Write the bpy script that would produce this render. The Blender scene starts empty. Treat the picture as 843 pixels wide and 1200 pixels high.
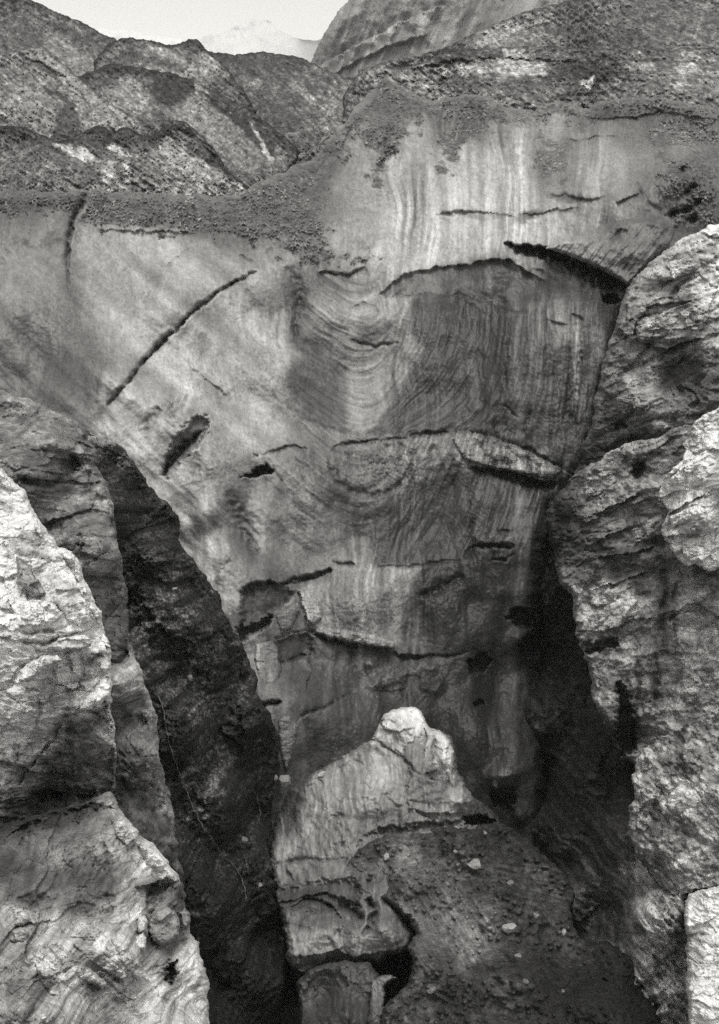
import bpy, bmesh, math, random
import numpy as np
from mathutils import Vector

# ------------------------------------------------------------------ camera, sky, sun, exposure
SC = bpy.context.scene
COL = SC.collection
F = 1648.0                      # focal length in photo pixels (photo 843 x 1200)
PITCH = math.radians(-5.0)
cam_d = bpy.data.cameras.new('camera')
cam = bpy.data.objects.new('camera', cam_d)
COL.objects.link(cam)
cam_d.sensor_fit = 'VERTICAL'
cam_d.angle_y = 2 * math.atan(600.0 / F)
cam_d.clip_start = 0.5
cam_d.clip_end = 20000
cam.location = (0, 0, 0)
cam.rotation_euler = (math.radians(90) + PITCH, 0, 0)
SC.camera = cam

SUN_EL, SUN_AZ = 54.0, 174.0     # azimuth measured clockwise from +Y (view direction)
world = bpy.data.worlds.new('World')
SC.world = world
world.use_nodes = True
wn = world.node_tree
wn.nodes.clear()
w_out = wn.nodes.new('ShaderNodeOutputWorld')
w_bg = wn.nodes.new('ShaderNodeBackground')
w_sky = wn.nodes.new('ShaderNodeTexSky')
w_sky.sky_type = 'NISHITA'
w_sky.sun_disc = False
w_sky.sun_elevation = math.radians(SUN_EL)
w_sky.sun_rotation = math.radians(SUN_AZ)
w_sky.altitude = 1300
w_sky.dust_density = 4.0
w_bw = wn.nodes.new('ShaderNodeRGBToBW')
w_tint = wn.nodes.new('ShaderNodeMixRGB')
w_tint.blend_type = 'MULTIPLY'
w_tint.inputs['Fac'].default_value = 1.0
w_tint.inputs['Color2'].default_value = (1.0, 0.985, 0.945, 1)
wn.links.new(w_sky.outputs[0], w_bw.inputs[0])
wn.links.new(w_bw.outputs[0], w_tint.inputs['Color1'])
wn.links.new(w_tint.outputs[0], w_bg.inputs[0])
w_bg.inputs[1].default_value = 0.15
wn.links.new(w_bg.outputs[0], w_out.inputs[0])

sun_d = bpy.data.lights.new('sun', 'SUN')
sun_d.energy = 1.4
sun_d.angle = math.radians(28)
sun_d.color = (1.0, 0.985, 0.945)
sun = bpy.data.objects.new('sun', sun_d)
COL.objects.link(sun)
_az, _el = math.radians(SUN_AZ), math.radians(SUN_EL)
_sd = Vector((math.sin(_az) * math.cos(_el), math.cos(_az) * math.cos(_el), math.sin(_el)))
sun.rotation_euler = (-_sd).to_track_quat('-Z', 'Y').to_euler()
sun.location = _sd * 200

SC.view_settings.view_transform = 'Standard'
SC.view_settings.look = 'None'
SC.view_settings.exposure = 1.1
SC.view_settings.gamma = 1.0
SC.cycles.volume_bounces = 1
SC.cycles.max_bounces = 6
SC.cycles.diffuse_bounces = 4
SC.cycles.use_denoising = False

# ------------------------------------------------------------------ noise
RS = np.random.RandomState(7)
PERM = RS.permutation(256).astype(np.int32)
PERM = np.concatenate([PERM, PERM, PERM])
ANG = RS.rand(256).astype(np.float32) * 2 * np.pi
GX, GY = np.cos(ANG).astype(np.float32), np.sin(ANG).astype(np.float32)
HV = RS.rand(256).astype(np.float32)


def pnoise(x, y, seed=0):
    x = np.asarray(x, np.float32) + seed * 37.17
    y = np.asarray(y, np.float32) + seed * 11.73
    xi, yi = np.floor(x), np.floor(y)
    fx, fy = x - xi, y - yi
    xi = xi.astype(np.int32) & 255
    yi = yi.astype(np.int32) & 255
    u = fx * fx * fx * (fx * (fx * 6 - 15) + 10)
    v = fy * fy * fy * (fy * (fy * 6 - 15) + 10)
    a, b = PERM[xi], PERM[xi + 1]
    h00, h01, h10, h11 = PERM[a + yi], PERM[a + yi + 1], PERM[b + yi], PERM[b + yi + 1]
    n00 = GX[h00] * fx + GY[h00] * fy
    n10 = GX[h10] * (fx - 1) + GY[h10] * fy
    n01 = GX[h01] * fx + GY[h01] * (fy - 1)
    n11 = GX[h11] * (fx - 1) + GY[h11] * (fy - 1)
    n0 = n00 + u * (n10 - n00)
    n1 = n01 + u * (n11 - n01)
    return (n0 + v * (n1 - n0)) * 1.5


def fbm(x, y, oct=5, gain=0.5, seed=0, ridge=False):
    s = 0.0
    a = 1.0
    for o in range(oct):
        n = pnoise(x, y, seed + o * 3)
        if ridge:
            n = 1.0 - 2.0 * np.abs(n)
        s = s + a * n
        a *= gain
        x = x * 2.03
        y = y * 2.03
    return s


def hash1(i, seed=0):
    return HV[PERM[(i.astype(np.int32) * 7 + seed * 31) & 255]]


def worley(x, y, seed=0, jit=0.9):
    """F1, F2 and a random value per cell"""
    xi, yi = np.floor(x), np.floor(y)
    f1 = np.full(x.shape, 9.0, np.float32)
    f2 = f1.copy()
    cid = np.zeros(x.shape, np.float32)
    for dx in (-1, 0, 1):
        for dy in (-1, 0, 1):
            cx, cy = (xi + dx).astype(np.int32), (yi + dy).astype(np.int32)
            h = PERM[PERM[cx & 255] + (cy & 255)]
            px = xi + dx + 0.5 + (HV[(h + seed * 17) & 255] - 0.5) * jit
            py = yi + dy + 0.5 + (HV[(h * 5 + 91 + seed) & 255] - 0.5) * jit
            d = np.hypot(x - px, y - py)
            near = d < f1
            f2 = np.where(near, f1, np.minimum(f2, d))
            cid = np.where(near, HV[(h * 3 + 29) & 255], cid)
            f1 = np.where(near, d, f1)
    return f1, f2, cid


def facet(x, y, seed=0, tilt=0.9, off=0.35):
    """broken rock: every cell is a plane of its own tilt and height"""
    xi, yi = np.floor(x), np.floor(y)
    f1 = np.full(x.shape, 9.0, np.float32)
    f2 = f1.copy()
    h = np.zeros(x.shape, np.float32)
    cid = np.zeros(x.shape, np.float32)
    for dx in (-1, 0, 1):
        for dy in (-1, 0, 1):
            cx, cy = (xi + dx).astype(np.int32), (yi + dy).astype(np.int32)
            k = PERM[PERM[(cx + seed * 13) & 255] + (cy & 255)]
            ox = x - (xi + dx + 0.5 + (HV[(k + seed * 17) & 255] - 0.5) * 0.95)
            oy = y - (yi + dy + 0.5 + (HV[(k * 5 + 91 + seed) & 255] - 0.5) * 0.95)
            d = np.hypot(ox, oy)
            near = d < f1
            pl = tilt * (GX[k] * ox + GY[k] * oy) + off * (HV[(k * 3 + 29) & 255] - 0.5) * 2
            f2 = np.where(near, f1, np.minimum(f2, d))
            h = np.where(near, pl, h)
            cid = np.where(near, HV[(k * 7 + 3) & 255], cid)
            f1 = np.where(near, d, f1)
    return h, f2 - f1, cid


def sstep(a, b, x):
    t = np.clip((x - a) / (b - a), 0, 1)
    return t * t * (3 - 2 * t)


# ------------------------------------------------------------------ shapes in the view cone of the photograph's standpoint
CP, SP = math.cos(PITCH), math.sin(PITCH)


def to_world(u, v, d):
    x = (u - 421.5) / F * d
    z = (600.0 - v) / F * d
    return np.stack([x, d * CP - z * SP, d * SP + z * CP], -1)


def seg_dist(U, V, pts, closed=False):
    """distance, signed side (positive to the right of the direction of travel on screen with v down = below a left-to-right line), param"""
    pts = np.asarray(pts, np.float32)
    if closed:
        pts = np.vstack([pts, pts[:1]])
    L = np.hypot(*(pts[1:] - pts[:-1]).T)
    cum = np.concatenate([[0], np.cumsum(L)])
    best = np.full(U.shape, 1e9, np.float32)
    side = np.zeros(U.shape, np.float32)
    par = np.zeros(U.shape, np.float32)
    for k in range(len(pts) - 1):
        ax, ay = pts[k]
        bx, by = pts[k + 1]
        ex, ey = bx - ax, by - ay
        l2 = ex * ex + ey * ey + 1e-9
        wx, wy = U - ax, V - ay
        t = np.clip((wx * ex + wy * ey) / l2, 0, 1)
        d2 = (wx - t * ex) ** 2 + (wy - t * ey) ** 2
        m = d2 < best
        best = np.where(m, d2, best)
        side = np.where(m, ex * wy - ey * wx, side)
        par = np.where(m, (cum[k] + t * L[k]) / cum[-1], par)
    return np.sqrt(best), np.sign(side), par


def inside_poly(U, V, pts):
    pts = np.asarray(pts, np.float32)
    ins = np.zeros(U.shape, bool)
    n = len(pts)
    for k in range(n):
        x1, y1 = pts[k]
        x2, y2 = pts[(k + 1) % n]
        if y1 == y2:
            continue
        c = ((y1 > V) != (y2 > V)) & (U < (x2 - x1) * (V - y1) / (y2 - y1) + x1)
        ins ^= c
    return ins


def sdf_poly(U, V, pts):
    d, _, _ = seg_dist(U, V, pts, True)
    return np.where(inside_poly(U, V, pts), d, -d)


def shepard(U, V, pts, soft=45.0, power=2.0):
    num = np.zeros(U.shape, np.float32)
    den = np.zeros(U.shape, np.float32)
    for (pu, pv, val) in pts:
        w = 1.0 / ((U - pu) ** 2 + (V - pv) ** 2 + soft * soft) ** power
        w = w * 1e8
        num += w * val
        den += w
    return num / den


class Field:
    """a relief (depth in metres) and its tone, to be modelled feature by feature"""

    def __init__(self, outline, step, depth_pts, tone_pts, soft=60, tsoft=22, rough=(2.0, 18.0), warp=2.0, seed=0, tpow=2.0):
        self.outline = outline
        o = np.asarray(outline, np.float32)
        u0, v0 = o.min(0) - 2 * step
        u1, v1 = o.max(0) + 2 * step
        self.step = step
        self.us = np.arange(u0, u1 + step, step, dtype=np.float32)
        self.vs = np.arange(v0, v1 + step, step, dtype=np.float32)
        self.U, self.V = np.meshgrid(self.us, self.vs)
        U, V = self.U, self.V
        self.sdf = sdf_poly(U, V, outline)
        self.sdf0 = self.sdf
        if rough[0]:
            self.sdf = self.sdf + rough[0] * fbm(U / rough[1], V / rough[1], 4, 0.55, seed + 50)
        self.Uw = U + warp * fbm(U / 14, V / 14, 3, 0.6, seed + 60)
        self.Vw = V + warp * fbm(U / 14, V / 14, 3, 0.6, seed + 70)
        self.D = shepard(U, V, depth_pts, soft)
        self.T = shepard(U, V, tone_pts, tsoft, tpow)  # tone points mix the surface's own colour with painted light and shade
        self.B = np.zeros_like(self.D)           # share of loose debris
        self.D0 = self.D.copy()
        self.X = (U - 421.5) / F * self.D0        # metres
        self.Z = (600 - V) / F * self.D0
        self.seed = seed
        self.tp = tone_pts
        self.crisp = 1.0

    def _win(self, pts, rng):
        p = np.asarray(pts, np.float32)
        (a, b), (c, d) = p.min(0) - rng, p.max(0) + rng
        i0, i1 = np.searchsorted(self.us, [a, c])
        j0, j1 = np.searchsorted(self.vs, [b, d])
        return (slice(max(j0, 0), j1), slice(max(i0, 0), i1))

    def _line(self, pts, rng):
        w = self._win(pts, rng)
        d, s, t = seg_dist(self.Uw[w], self.Vw[w], pts)
        return w, d, s, t

    @staticmethod
    def _taper(t, ta, tb):
        k = np.ones_like(t)
        if ta:
            k = np.minimum(k, t / ta)
        if tb:
            k = np.minimum(k, (1 - t) / tb)
        return np.sqrt(np.clip(k, 0, 1))

    def groove(self, pts, depth, wa, wb=None, ta=0.2, tb=0.2, tone=0.0):
        """crack: wa = half width above / left of travel, wb = below / right"""
        wb = wa if wb is None else wb
        w, d, s, t = self._line(pts, 3 * max(wa, wb) + 2)
        k = self._taper(t, ta, tb)
        ww = np.where(s < 0, wa, wb) * (0.35 + 0.65 * k)
        pr = np.exp(-(d / ww) ** 2) * k
        depth = depth * 0.5 if abs(depth) < 1.5 else depth
        pr = pr * (0.7 + 0.45 * pnoise(self.U[w] / 7, self.V[w] / 7, 33))
        self.D[w] += depth * pr
        if tone:
            self.T[w] *= 1 + tone * pr

    def ledge(self, pts, h, fa, fb, ta=0.15, tb=0.15, tone_a=0.0, tone_b=0.0):
        """h > 0: the side above the line stands proud and fades over fa px, the side below is hollow and fades over fb px"""
        w, d, s, t = self._line(pts, 3.5 * max(fa, fb))
        k = self._taper(t, ta, tb)
        up = np.exp(-d / fa)
        lo = np.exp(-d / fb)
        k = k * (0.8 + 0.5 * pnoise(self.U[w] / 11, self.V[w] / 11, 37))
        self.D[w] += h * k * np.where(s < 0, -0.5 * up, 0.5 * lo)
        if tone_a or tone_b:
            self.T[w] *= 1 + k * np.where(s < 0, tone_a * up, tone_b * lo)

    def region(self, poly, dd=0.0, soft=4.0, tone=None, mix=1.0, mul=None, deb=None, lo=0.0):
        soft = soft / self.crisp
        mix = min(1.0, mix * (0.75 + 0.25 * self.crisp))
        w = self._win(poly, soft * 2 + 6)
        s = sdf_poly(self.Uw[w], self.Vw[w], poly)
        s = s + min(soft, 3.0) * 0.9 * fbm(self.U[w] / 7, self.V[w] / 5, 4, 0.6, 35)
        k = sstep(-soft + lo, soft + lo, s)
        if dd:
            self.D[w] += dd * k
        if tone is not None:
            self.T[w] += (tone - self.T[w]) * k * mix
        if mul is not None:
            self.T[w] *= 1 + (mul - 1) * k
        if deb is not None:
            self.B[w] = np.maximum(self.B[w], deb * k)

    def bump(self, cu, cv, ru, rv, rot, h, tone=0.0, p=2.0):
        r = 2.2 * max(ru, rv)
        w = self._win([(cu, cv)], r)
        a = math.radians(rot)
        x, y = self.Uw[w] - cu, self.Vw[w] - cv
        x, y = x * math.cos(a) + y * math.sin(a), -x * math.sin(a) + y * math.cos(a)
        q = (np.abs(x / ru) ** p + np.abs(y / rv) ** p)
        g = np.exp(-q)
        self.D[w] -= h * g
        if tone:
            self.T[w] *= 1 + tone * g

    def stroke(self, pts, wd, mul, ta=0.2, tb=0.2):
        wd = wd / (0.75 + 0.25 * self.crisp)
        mul = 1 + (mul - 1) * (0.5 + 0.5 * self.crisp)
        w, d, s, t = self._line(pts, 3 * wd)
        k = self._taper(t, ta, tb) * (0.8 + 0.5 * pnoise(self.U[w] / 6, self.V[w] / 6, 39))
        self.T[w] *= 1 + (mul - 1) * np.exp(-(d / wd) ** 2) * k

    def rock(self, theta, beds=((2.5, 0.8), (0.8, 0.25)), lump=(5.0, 0.9), ridge=(3.0, 0.35), var=0.25, stretch=6.0, brk=1.0, asp=1.9):
        """bedded, broken rock: ledges of beds dipping by theta, broken faces of several sizes, lumps"""
        X, Z, sd = self.X, self.Z, self.seed
        th = math.radians(theta)
        a = X * math.cos(th) + Z * math.sin(th)
        b = -X * math.sin(th) + Z * math.cos(th)
        tv = 0.0
        for n, (L, A) in enumerate(beds):
            w = fbm(a / (L * 4), b / (L * 2.5), 5, 0.55, sd + 5 + n) * L * 0.35
            t = (b + w) / L
            i = np.floor(t)
            f = t - i
            pr = 0.9 * pnoise(a / (L * stretch) + i * 5.37, i * 3.71 + 0.5, sd + n) + (hash1(i, sd + n) - 0.5)
            pr = pr + 0.35 * (1 - (2 * f - 1) ** 4)
            self.D -= 0.6 * A * pr
            tv = tv + (0.6 if n == 0 else 0.4) * (pr - 0.15)
        Ls = beds[0][0]
        fv = 0.0
        for n, (L, k) in enumerate(((Ls * 1.3, 0.9), (Ls * 0.55, 1.0), (Ls * 0.25, 1.15), (Ls * 0.11, 1.15))):
            wx = 0.12 * L * fbm(a / (L * 0.9), b / (L * 0.7), 4, 0.6, sd + 80 + n)
            wy = 0.11 * L * fbm(a / (L * 0.9), b / (L * 0.7), 4, 0.6, sd + 90 + n)
            h, edge, cid = facet((a + wx) / (L * asp), (b + wy) / L, sd % 11 + n)
            self.D -= 0.34 * L * k * brk * h
            self.D += (0.0, 0.03, 0.06, 0.08)[n] * L * k * brk * sstep(0.12, 0.0, edge)
            fv = fv + (cid - 0.5) * (0.2, 0.4, 0.5, 0.5)[n]
        self.D -= 0.05 * Ls * fbm(X / (Ls * 0.2), Z / (Ls * 0.14), 4, 0.65, sd + 47)
        self.D -= 0.7 * lump[1] * fbm(X / lump[0], Z / lump[0], 5, 0.5, sd + 20)
        self.D -= ridge[1] * fbm(X / ridge[0], Z / ridge[0], 6, 0.6, sd + 30, ridge=True) * 0.6
        n2 = fbm(a / (Ls * 1.0) + 0.5 * pnoise(a / Ls, b / Ls, 9), b / (Ls * 0.5), 6, 0.7, sd + 40)
        n3 = fbm(a / (Ls * 0.22), b / (Ls * 0.17), 4, 0.65, sd + 44)
        self.T *= np.clip(1 + 0.8 * var * n2 + 0.8 * var * n3 + var * 0.15 * tv + 1.5 * var * fv, 0.3, 2.0)

    def lip(self, R, back, mask=None):
        q = 1 - np.clip(self.sdf / R, 0, 1)
        k = back * (1 - np.sqrt(np.clip(1 - q * q, 0, 1)))
        if mask is not None:
            k = k * mask
        self.D += k

    def at(self, u, v):
        i = int(np.clip(round((u - self.us[0]) / self.step), 0, len(self.us) - 1))
        j = int(np.clip(round((v - self.vs[0]) / self.step), 0, len(self.vs) - 1))
        return float(self.D[j, i])


def lin(c):
    c = np.clip(c, 0, 255) / 255.0
    return np.where(c <= 0.04045, c / 12.92, ((c + 0.055) / 1.055) ** 2.4)


ALL = []


def mesh_object(name, verts, faces, mat, tone=None, deb=None, parent=None, smooth=True):
    """one mesh object; its origin sits at the bottom middle of its points (at its parent's origin when it has one)"""
    me = bpy.data.meshes.new(name)
    if parent is None:
        org = np.array([verts[:, 0].mean(), verts[:, 1].mean(), verts[:, 2].min()])
    else:
        org = np.array(parent['_org'])
    vv = (verts - org).astype(np.float32)
    me.vertices.add(len(vv))
    me.vertices.foreach_set('co', vv.ravel())
    nf = len(faces)
    me.loops.add(nf * 4)
    me.polygons.add(nf)
    me.loops.foreach_set('vertex_index', np.ascontiguousarray(faces, np.int32).ravel())
    me.polygons.foreach_set('loop_start', np.arange(0, nf * 4, 4, dtype=np.int32))
    me.polygons.foreach_set('loop_total', np.full(nf, 4, np.int32))
    if smooth:
        me.polygons.foreach_set('use_smooth', np.ones(nf, bool))
    for nm, arr in (('tone', tone), ('debris', deb)):
        if arr is not None:
            at = me.attributes.new(nm, 'FLOAT', 'POINT')
            at.data.foreach_set('value', arr.astype(np.float32))
    me.update(calc_edges=True)
    me.validate()
    me.materials.append(mat)
    ob = bpy.data.objects.new(name, me)
    COL.objects.link(ob)
    if parent is None:
        ob.location = org
        ob['_org'] = [float(c) for c in org]
        ALL.append(ob)
    else:
        ob.parent = parent
        ob['_org'] = [float(c) for c in org]
        ALL.append(ob)
    return ob


def tag(o, label=None, cat=None, group=None, kind=None):
    if label:
        o['label'] = label
    if cat:
        o['category'] = cat
    if group:
        o['group'] = group
    if kind:
        o['kind'] = kind
    return o


FIELDS = []
EK = 1.9
ECAL = [0.909, 0.762, 1.574, 1.64, 1.405, 1.619, 1.424, 0.994, 1.05, 1.232, 1.444, 1.655, 1.008, 1.126, 1.598, 1.684, 1.178, 1.81, 0.884, 0.642, 0.438, 0.939, 0.817, 1.008, 0.534, 0.78, 1.071, 1.252, 0.965, 1.151, 1.013, 0.976, 0.745, 1.208, 0.417, 0.621, 0.52, 0.552, 0.616, 0.453, 0.57, 0.962, 0.421]


def build(fl, name, mat, skirt=((3, 1.5), (9, 8), (22, 25)), E=0.5, parent=None, amin=0.02, amax=0.62):
    """mesh of a field inside its outline, with a rim that runs back into the hill"""
    U, V, S, st = fl.U.copy(), fl.V.copy(), fl.sdf, fl.step
    H, W = U.shape
    gv, gu = np.gradient(S, st)
    gl = np.hypot(gu, gv) + 1e-6
    gu, gv = gu / gl, gv / gl
    ins = S > 0
    cell = ins[:-1, :-1] | ins[1:, :-1] | ins[:-1, 1:] | ins[1:, 1:]
    mv = np.where(ins, 0, np.clip(-S, 0, 1.3 * st))
    U += gu * mv
    V += gv * mv
    ids = np.arange(H * W).reshape(H, W)
    a, b, c, d = ids[:-1, :-1][cell], ids[:-1, 1:][cell], ids[1:, 1:][cell], ids[1:, :-1][cell]
    faces = [np.stack([a, d, c, b], -1)]
    cp = np.zeros((H + 1, W + 1), bool)
    cp[1:-1, 1:-1] = cell
    edges = []
    # cell (j,i) sits at cp[j+1,i+1]
    up = cell & ~cp[:-2, 1:-1]
    dn = cell & ~cp[2:, 1:-1]
    lf = cell & ~cp[1:-1, :-2]
    rt = cell & ~cp[1:-1, 2:]
    A, Bc, Cc, Dc = ids[:-1, :-1], ids[:-1, 1:], ids[1:, 1:], ids[1:, :-1]
    edges.append(np.stack([A[up], Bc[up]], -1))
    edges.append(np.stack([Cc[dn], Dc[dn]], -1))
    edges.append(np.stack([Dc[lf], A[lf]], -1))
    edges.append(np.stack([Bc[rt], Cc[rt]], -1))
    edges = np.concatenate(edges)
    n_cal = sum(1 for q in FIELDS if q[2].tp)
    E = E * ECAL[n_cal] if fl.tp and n_cal < len(ECAL) else E
    FIELDS.append((name, E, fl))
    alb = np.clip(lin(fl.T) / (E * EK), amin, amax)
    uf, vf, df, tf, bf = U.ravel(), V.ravel(), fl.D.ravel(), alb.ravel(), fl.B.ravel()
    used = np.unique(np.concatenate([faces[0].ravel(), edges.ravel()]))
    remap = np.full(H * W, -1, np.int64)
    remap[used] = np.arange(len(used))
    ring = np.unique(edges)
    pu, pv, pd, pt, pb = [uf[used]], [vf[used]], [df[used]], [tf[used]], [bf[used]]
    prev = remap.copy()
    n = len(used)
    out = [remap[faces[0]]]
    S0 = fl.sdf0.copy()
    for _ in range(3):
        r = 3
        P0 = np.pad(S0, r, 'edge')
        S0 = sum(P0[r + k:r + k + H, r:r + W] for k in range(-r, r + 1)) / (2 * r + 1)
        P0 = np.pad(S0, r, 'edge')
        S0 = sum(P0[r:r + H, r + k:r + k + W] for k in range(-r, r + 1)) / (2 * r + 1)
    bv, bu = np.gradient(S0, st)
    bl = np.maximum(np.hypot(bu, bv), 0.5)
    guf, gvf = (bu / bl).ravel(), (bv / bl).ravel()
    for (px, back) in skirt:
        cur = np.full(H * W, -1, np.int64)
        cur[ring] = n + np.arange(len(ring))
        n += len(ring)
        pu.append(uf[ring] + guf[ring] * px)
        pv.append(vf[ring] + gvf[ring] * px)
        pd.append(df[ring] + back)
        pt.append(tf[ring])
        pb.append(bf[ring])
        e0, e1 = edges[:, 0], edges[:, 1]
        out.append(np.stack([prev[e0], prev[e1], cur[e1], cur[e0]], -1))
        prev = cur
    P = to_world(np.concatenate(pu), np.concatenate(pv), np.concatenate(pd))
    return mesh_object(name, P, np.concatenate(out), mat, np.concatenate(pt), np.concatenate(pb), parent)


# ------------------------------------------------------------------ materials
def material(name, fine=1.0, grain=0.35, speck=4.0, rough=0.8, bump=0.5, cells=0.0, cell_scale=1.6, spec=0.3, cracks=0.0, crack_scale=0.6, veins=0.0, dip=0.0, deb_scale=1.0, runs=0.0):
    m = bpy.data.materials.new(name)
    m.use_nodes = True
    nt = m.node_tree
    N, Lk = nt.nodes, nt.links
    N.clear()
    out = N.new('ShaderNodeOutputMaterial')
    bs = N.new('ShaderNodeBsdfPrincipled')
    Lk.new(bs.outputs[0], out.inputs[0])
    bs.inputs['Roughness'].default_value = rough
    bs.inputs['Specular IOR Level'].default_value = spec
    tc = N.new('ShaderNodeTexCoord')
    co = tc.outputs['Object']

    def math_(op, a, b=None):
        n = N.new('ShaderNodeMath')
        n.operation = op
        for k, x in enumerate((a, b)):
            if x is None:
                continue
            if isinstance(x, (int, float)):
                n.inputs[k].default_value = x
            else:
                Lk.new(x, n.inputs[k])
        return n.outputs[0]

    def ramp(x, a, b, c, d):
        n = N.new('ShaderNodeMapRange')
        n.inputs[1].default_value = a
        n.inputs[2].default_value = b
        n.inputs[3].default_value = c
        n.inputs[4].default_value = d
        Lk.new(x, n.inputs[0])
        return n.outputs[0]

    def noise(scale, detail=5, rg=0.6, vec=None):
        n = N.new('ShaderNodeTexNoise')
        n.inputs['Scale'].default_value = scale
        n.inputs['Detail'].default_value = detail
        n.inputs['Roughness'].default_value = rg
        Lk.new(vec or co, n.inputs['Vector'])
        return n.outputs[0]

    def voro(scale, feat='F1', vec=None):
        n = N.new('ShaderNodeTexVoronoi')
        n.feature = feat
        n.inputs['Scale'].default_value = scale
        Lk.new(vec or co, n.inputs['Vector'])
        return n

    ta = N.new('ShaderNodeAttribute')
    ta.attribute_name = 'tone'
    da = N.new('ShaderNodeAttribute')
    da.attribute_name = 'debris'
    tone = ta.outputs['Fac']
    deb = da.outputs['Fac']
    n1 = noise(fine * 2.2, 6, 0.7)
    n2 = noise(fine * 11.0, 4, 0.7)
    k = math_('ADD', ramp(n1, 0.25, 0.75, 1 - grain, 1 + grain), ramp(n2, 0.3, 0.7, -grain * 0.6, grain * 0.6))
    base = math_('MULTIPLY', tone, k)
    height = math_('ADD', math_('MULTIPLY', n1, 0.25 / fine), math_('MULTIPLY', n2, 0.07 / fine))
    if veins:
        mp = N.new('ShaderNodeMapping')
        mp.inputs['Rotation'].default_value = (0, math.radians(dip), 0)
        mp.inputs['Scale'].default_value = (0.6, 1.0, 1.9)
        Lk.new(co, mp.inputs[0])
        nv = noise(1.4, 6, 0.65, mp.outputs[0])
        base = math_('MULTIPLY', base, ramp(nv, 0.3, 0.7, 1 - veins, 1 + veins))
        height = math_('ADD', height, math_('MULTIPLY', nv, 0.18))
    if runs:
        mp = N.new('ShaderNodeMapping')
        mp.inputs['Scale'].default_value = (2.6, 2.6, 0.22)
        Lk.new(co, mp.inputs[0])
        nr = noise(1.0, 5, 0.65, mp.outputs[0])
        base = math_('MULTIPLY', base, ramp(nr, 0.3, 0.7, 1 - runs, 1 + runs))
        height = math_('ADD', height, math_('MULTIPLY', nr, 0.10))
    if cracks:
        wv = N.new('ShaderNodeTexNoise')
        wv.inputs['Scale'].default_value = crack_scale * 1.5
        wv.inputs['Detail'].default_value = 4
        Lk.new(co, wv.inputs['Vector'])
        mx = N.new('ShaderNodeVectorMath')
        mx.operation = 'MULTIPLY_ADD'
        Lk.new(wv.outputs['Color'], mx.inputs[0])
        mx.inputs[1].default_value = (1.6 / crack_scale * 0.5,) * 3
        Lk.new(co, mx.inputs[2])
        ve = voro(crack_scale, 'DISTANCE_TO_EDGE', mx.outputs[0]).outputs['Distance']
        ce = ramp(ve, 0.0, 0.05, 1.0, 0.0)
        height = math_('SUBTRACT', height, math_('MULTIPLY', ce, 0.12 * cracks))
    if cells:
        vc = voro(cell_scale, 'SMOOTH_F1').outputs['Distance']
        height = math_('ADD', height, math_('MULTIPLY', vc, -0.35 * cells / cell_scale))
    # loose stones and grit
    vd = voro(speck * deb_scale)
    vd2 = voro(speck * 2.7 * deb_scale)
    kd = math_('ADD', ramp(vd.outputs['Color'], 0.1, 0.9, 0.5, 1.5), ramp(vd2.outputs['Color'], 0.1, 0.9, -0.28, 0.35))
    kd1 = math_('ADD', math_('MULTIPLY', math_('SUBTRACT', kd, 1.0), deb), 1.0)
    base = math_('MULTIPLY', base, kd1)
    hd = math_('MULTIPLY', math_('ADD', math_('MULTIPLY', vd.outputs['Distance'], -0.5 / speck), math_('MULTIPLY', vd2.outputs['Distance'], -0.25 / speck)), deb)
    height = math_('ADD', height, hd)
    base = math_('MINIMUM', math_('MAXIMUM', base, 0.012), 0.85)
    cb = N.new('ShaderNodeCombineColor')
    for i in range(3):
        Lk.new(base, cb.inputs[i])
    Lk.new(cb.outputs[0], bs.inputs['Base Color'])
    bp = N.new('ShaderNodeBump')
    bp.inputs['Strength'].default_value = bump
    bp.inputs['Distance'].default_value = 1.0
    Lk.new(height, bp.inputs['Height'])
    Lk.new(bp.outputs[0], bs.inputs['Normal'])
    return m


M_ICE = material('glacier_ice', fine=0.9, grain=0.07, speck=2.2, rough=0.32, bump=0.3, cells=0.15, runs=0.16, cell_scale=1.5, spec=0.18)
M_FAR = material('far_ice', fine=0.5, grain=0.25, speck=1.1, rough=0.85, bump=0.6, spec=0.1)
M_CLIFF = material('far_rock', fine=0.12, grain=0.3, speck=0.3, rough=0.9, bump=0.7, spec=0.1)
M_SNOW = material('snow', fine=0.02, grain=0.08, speck=0.1, rough=0.7, bump=0.3, spec=0.1)
M_NEAR = material('pale_schist', fine=2.2, grain=0.34, speck=7.0, rough=0.85, bump=0.75, spec=0.1, veins=0.22, dip=-8, cracks=0.5, crack_scale=0.7)
M_MID = material('grey_schist', fine=1.4, grain=0.38, speck=5.0, rough=0.85, bump=0.75, spec=0.1, veins=0.24, dip=-14, cracks=0.7, crack_scale=0.5)
M_DARK = material('dark_rock', fine=1.3, grain=0.5, speck=3.0, rough=0.75, bump=0.9, spec=0.1, cracks=0.6, crack_scale=0.6)
M_DEB = material('debris', fine=1.2, grain=0.3, speck=2.4, rough=0.9, bump=0.8, spec=0.1)

# ================================================================== FAR SETTING
BOT = 1260


def crest(pts, bottom):
    """outline from a crest line, closed along a bottom line"""
    p = list(pts)
    return p + [(p[-1][0], bottom), (p[0][0], bottom)]


def ridge_noise(fl, sc, amp, seed=0, ridged=0.5):
    fl.D -= amp * fbm(fl.X / sc, fl.Z / sc, 6, 0.55, seed)
    fl.D -= amp * ridged * fbm(fl.X / sc * 1.7, fl.Z / sc * 1.7, 5, 0.55, seed + 9, ridge=True)


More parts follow.
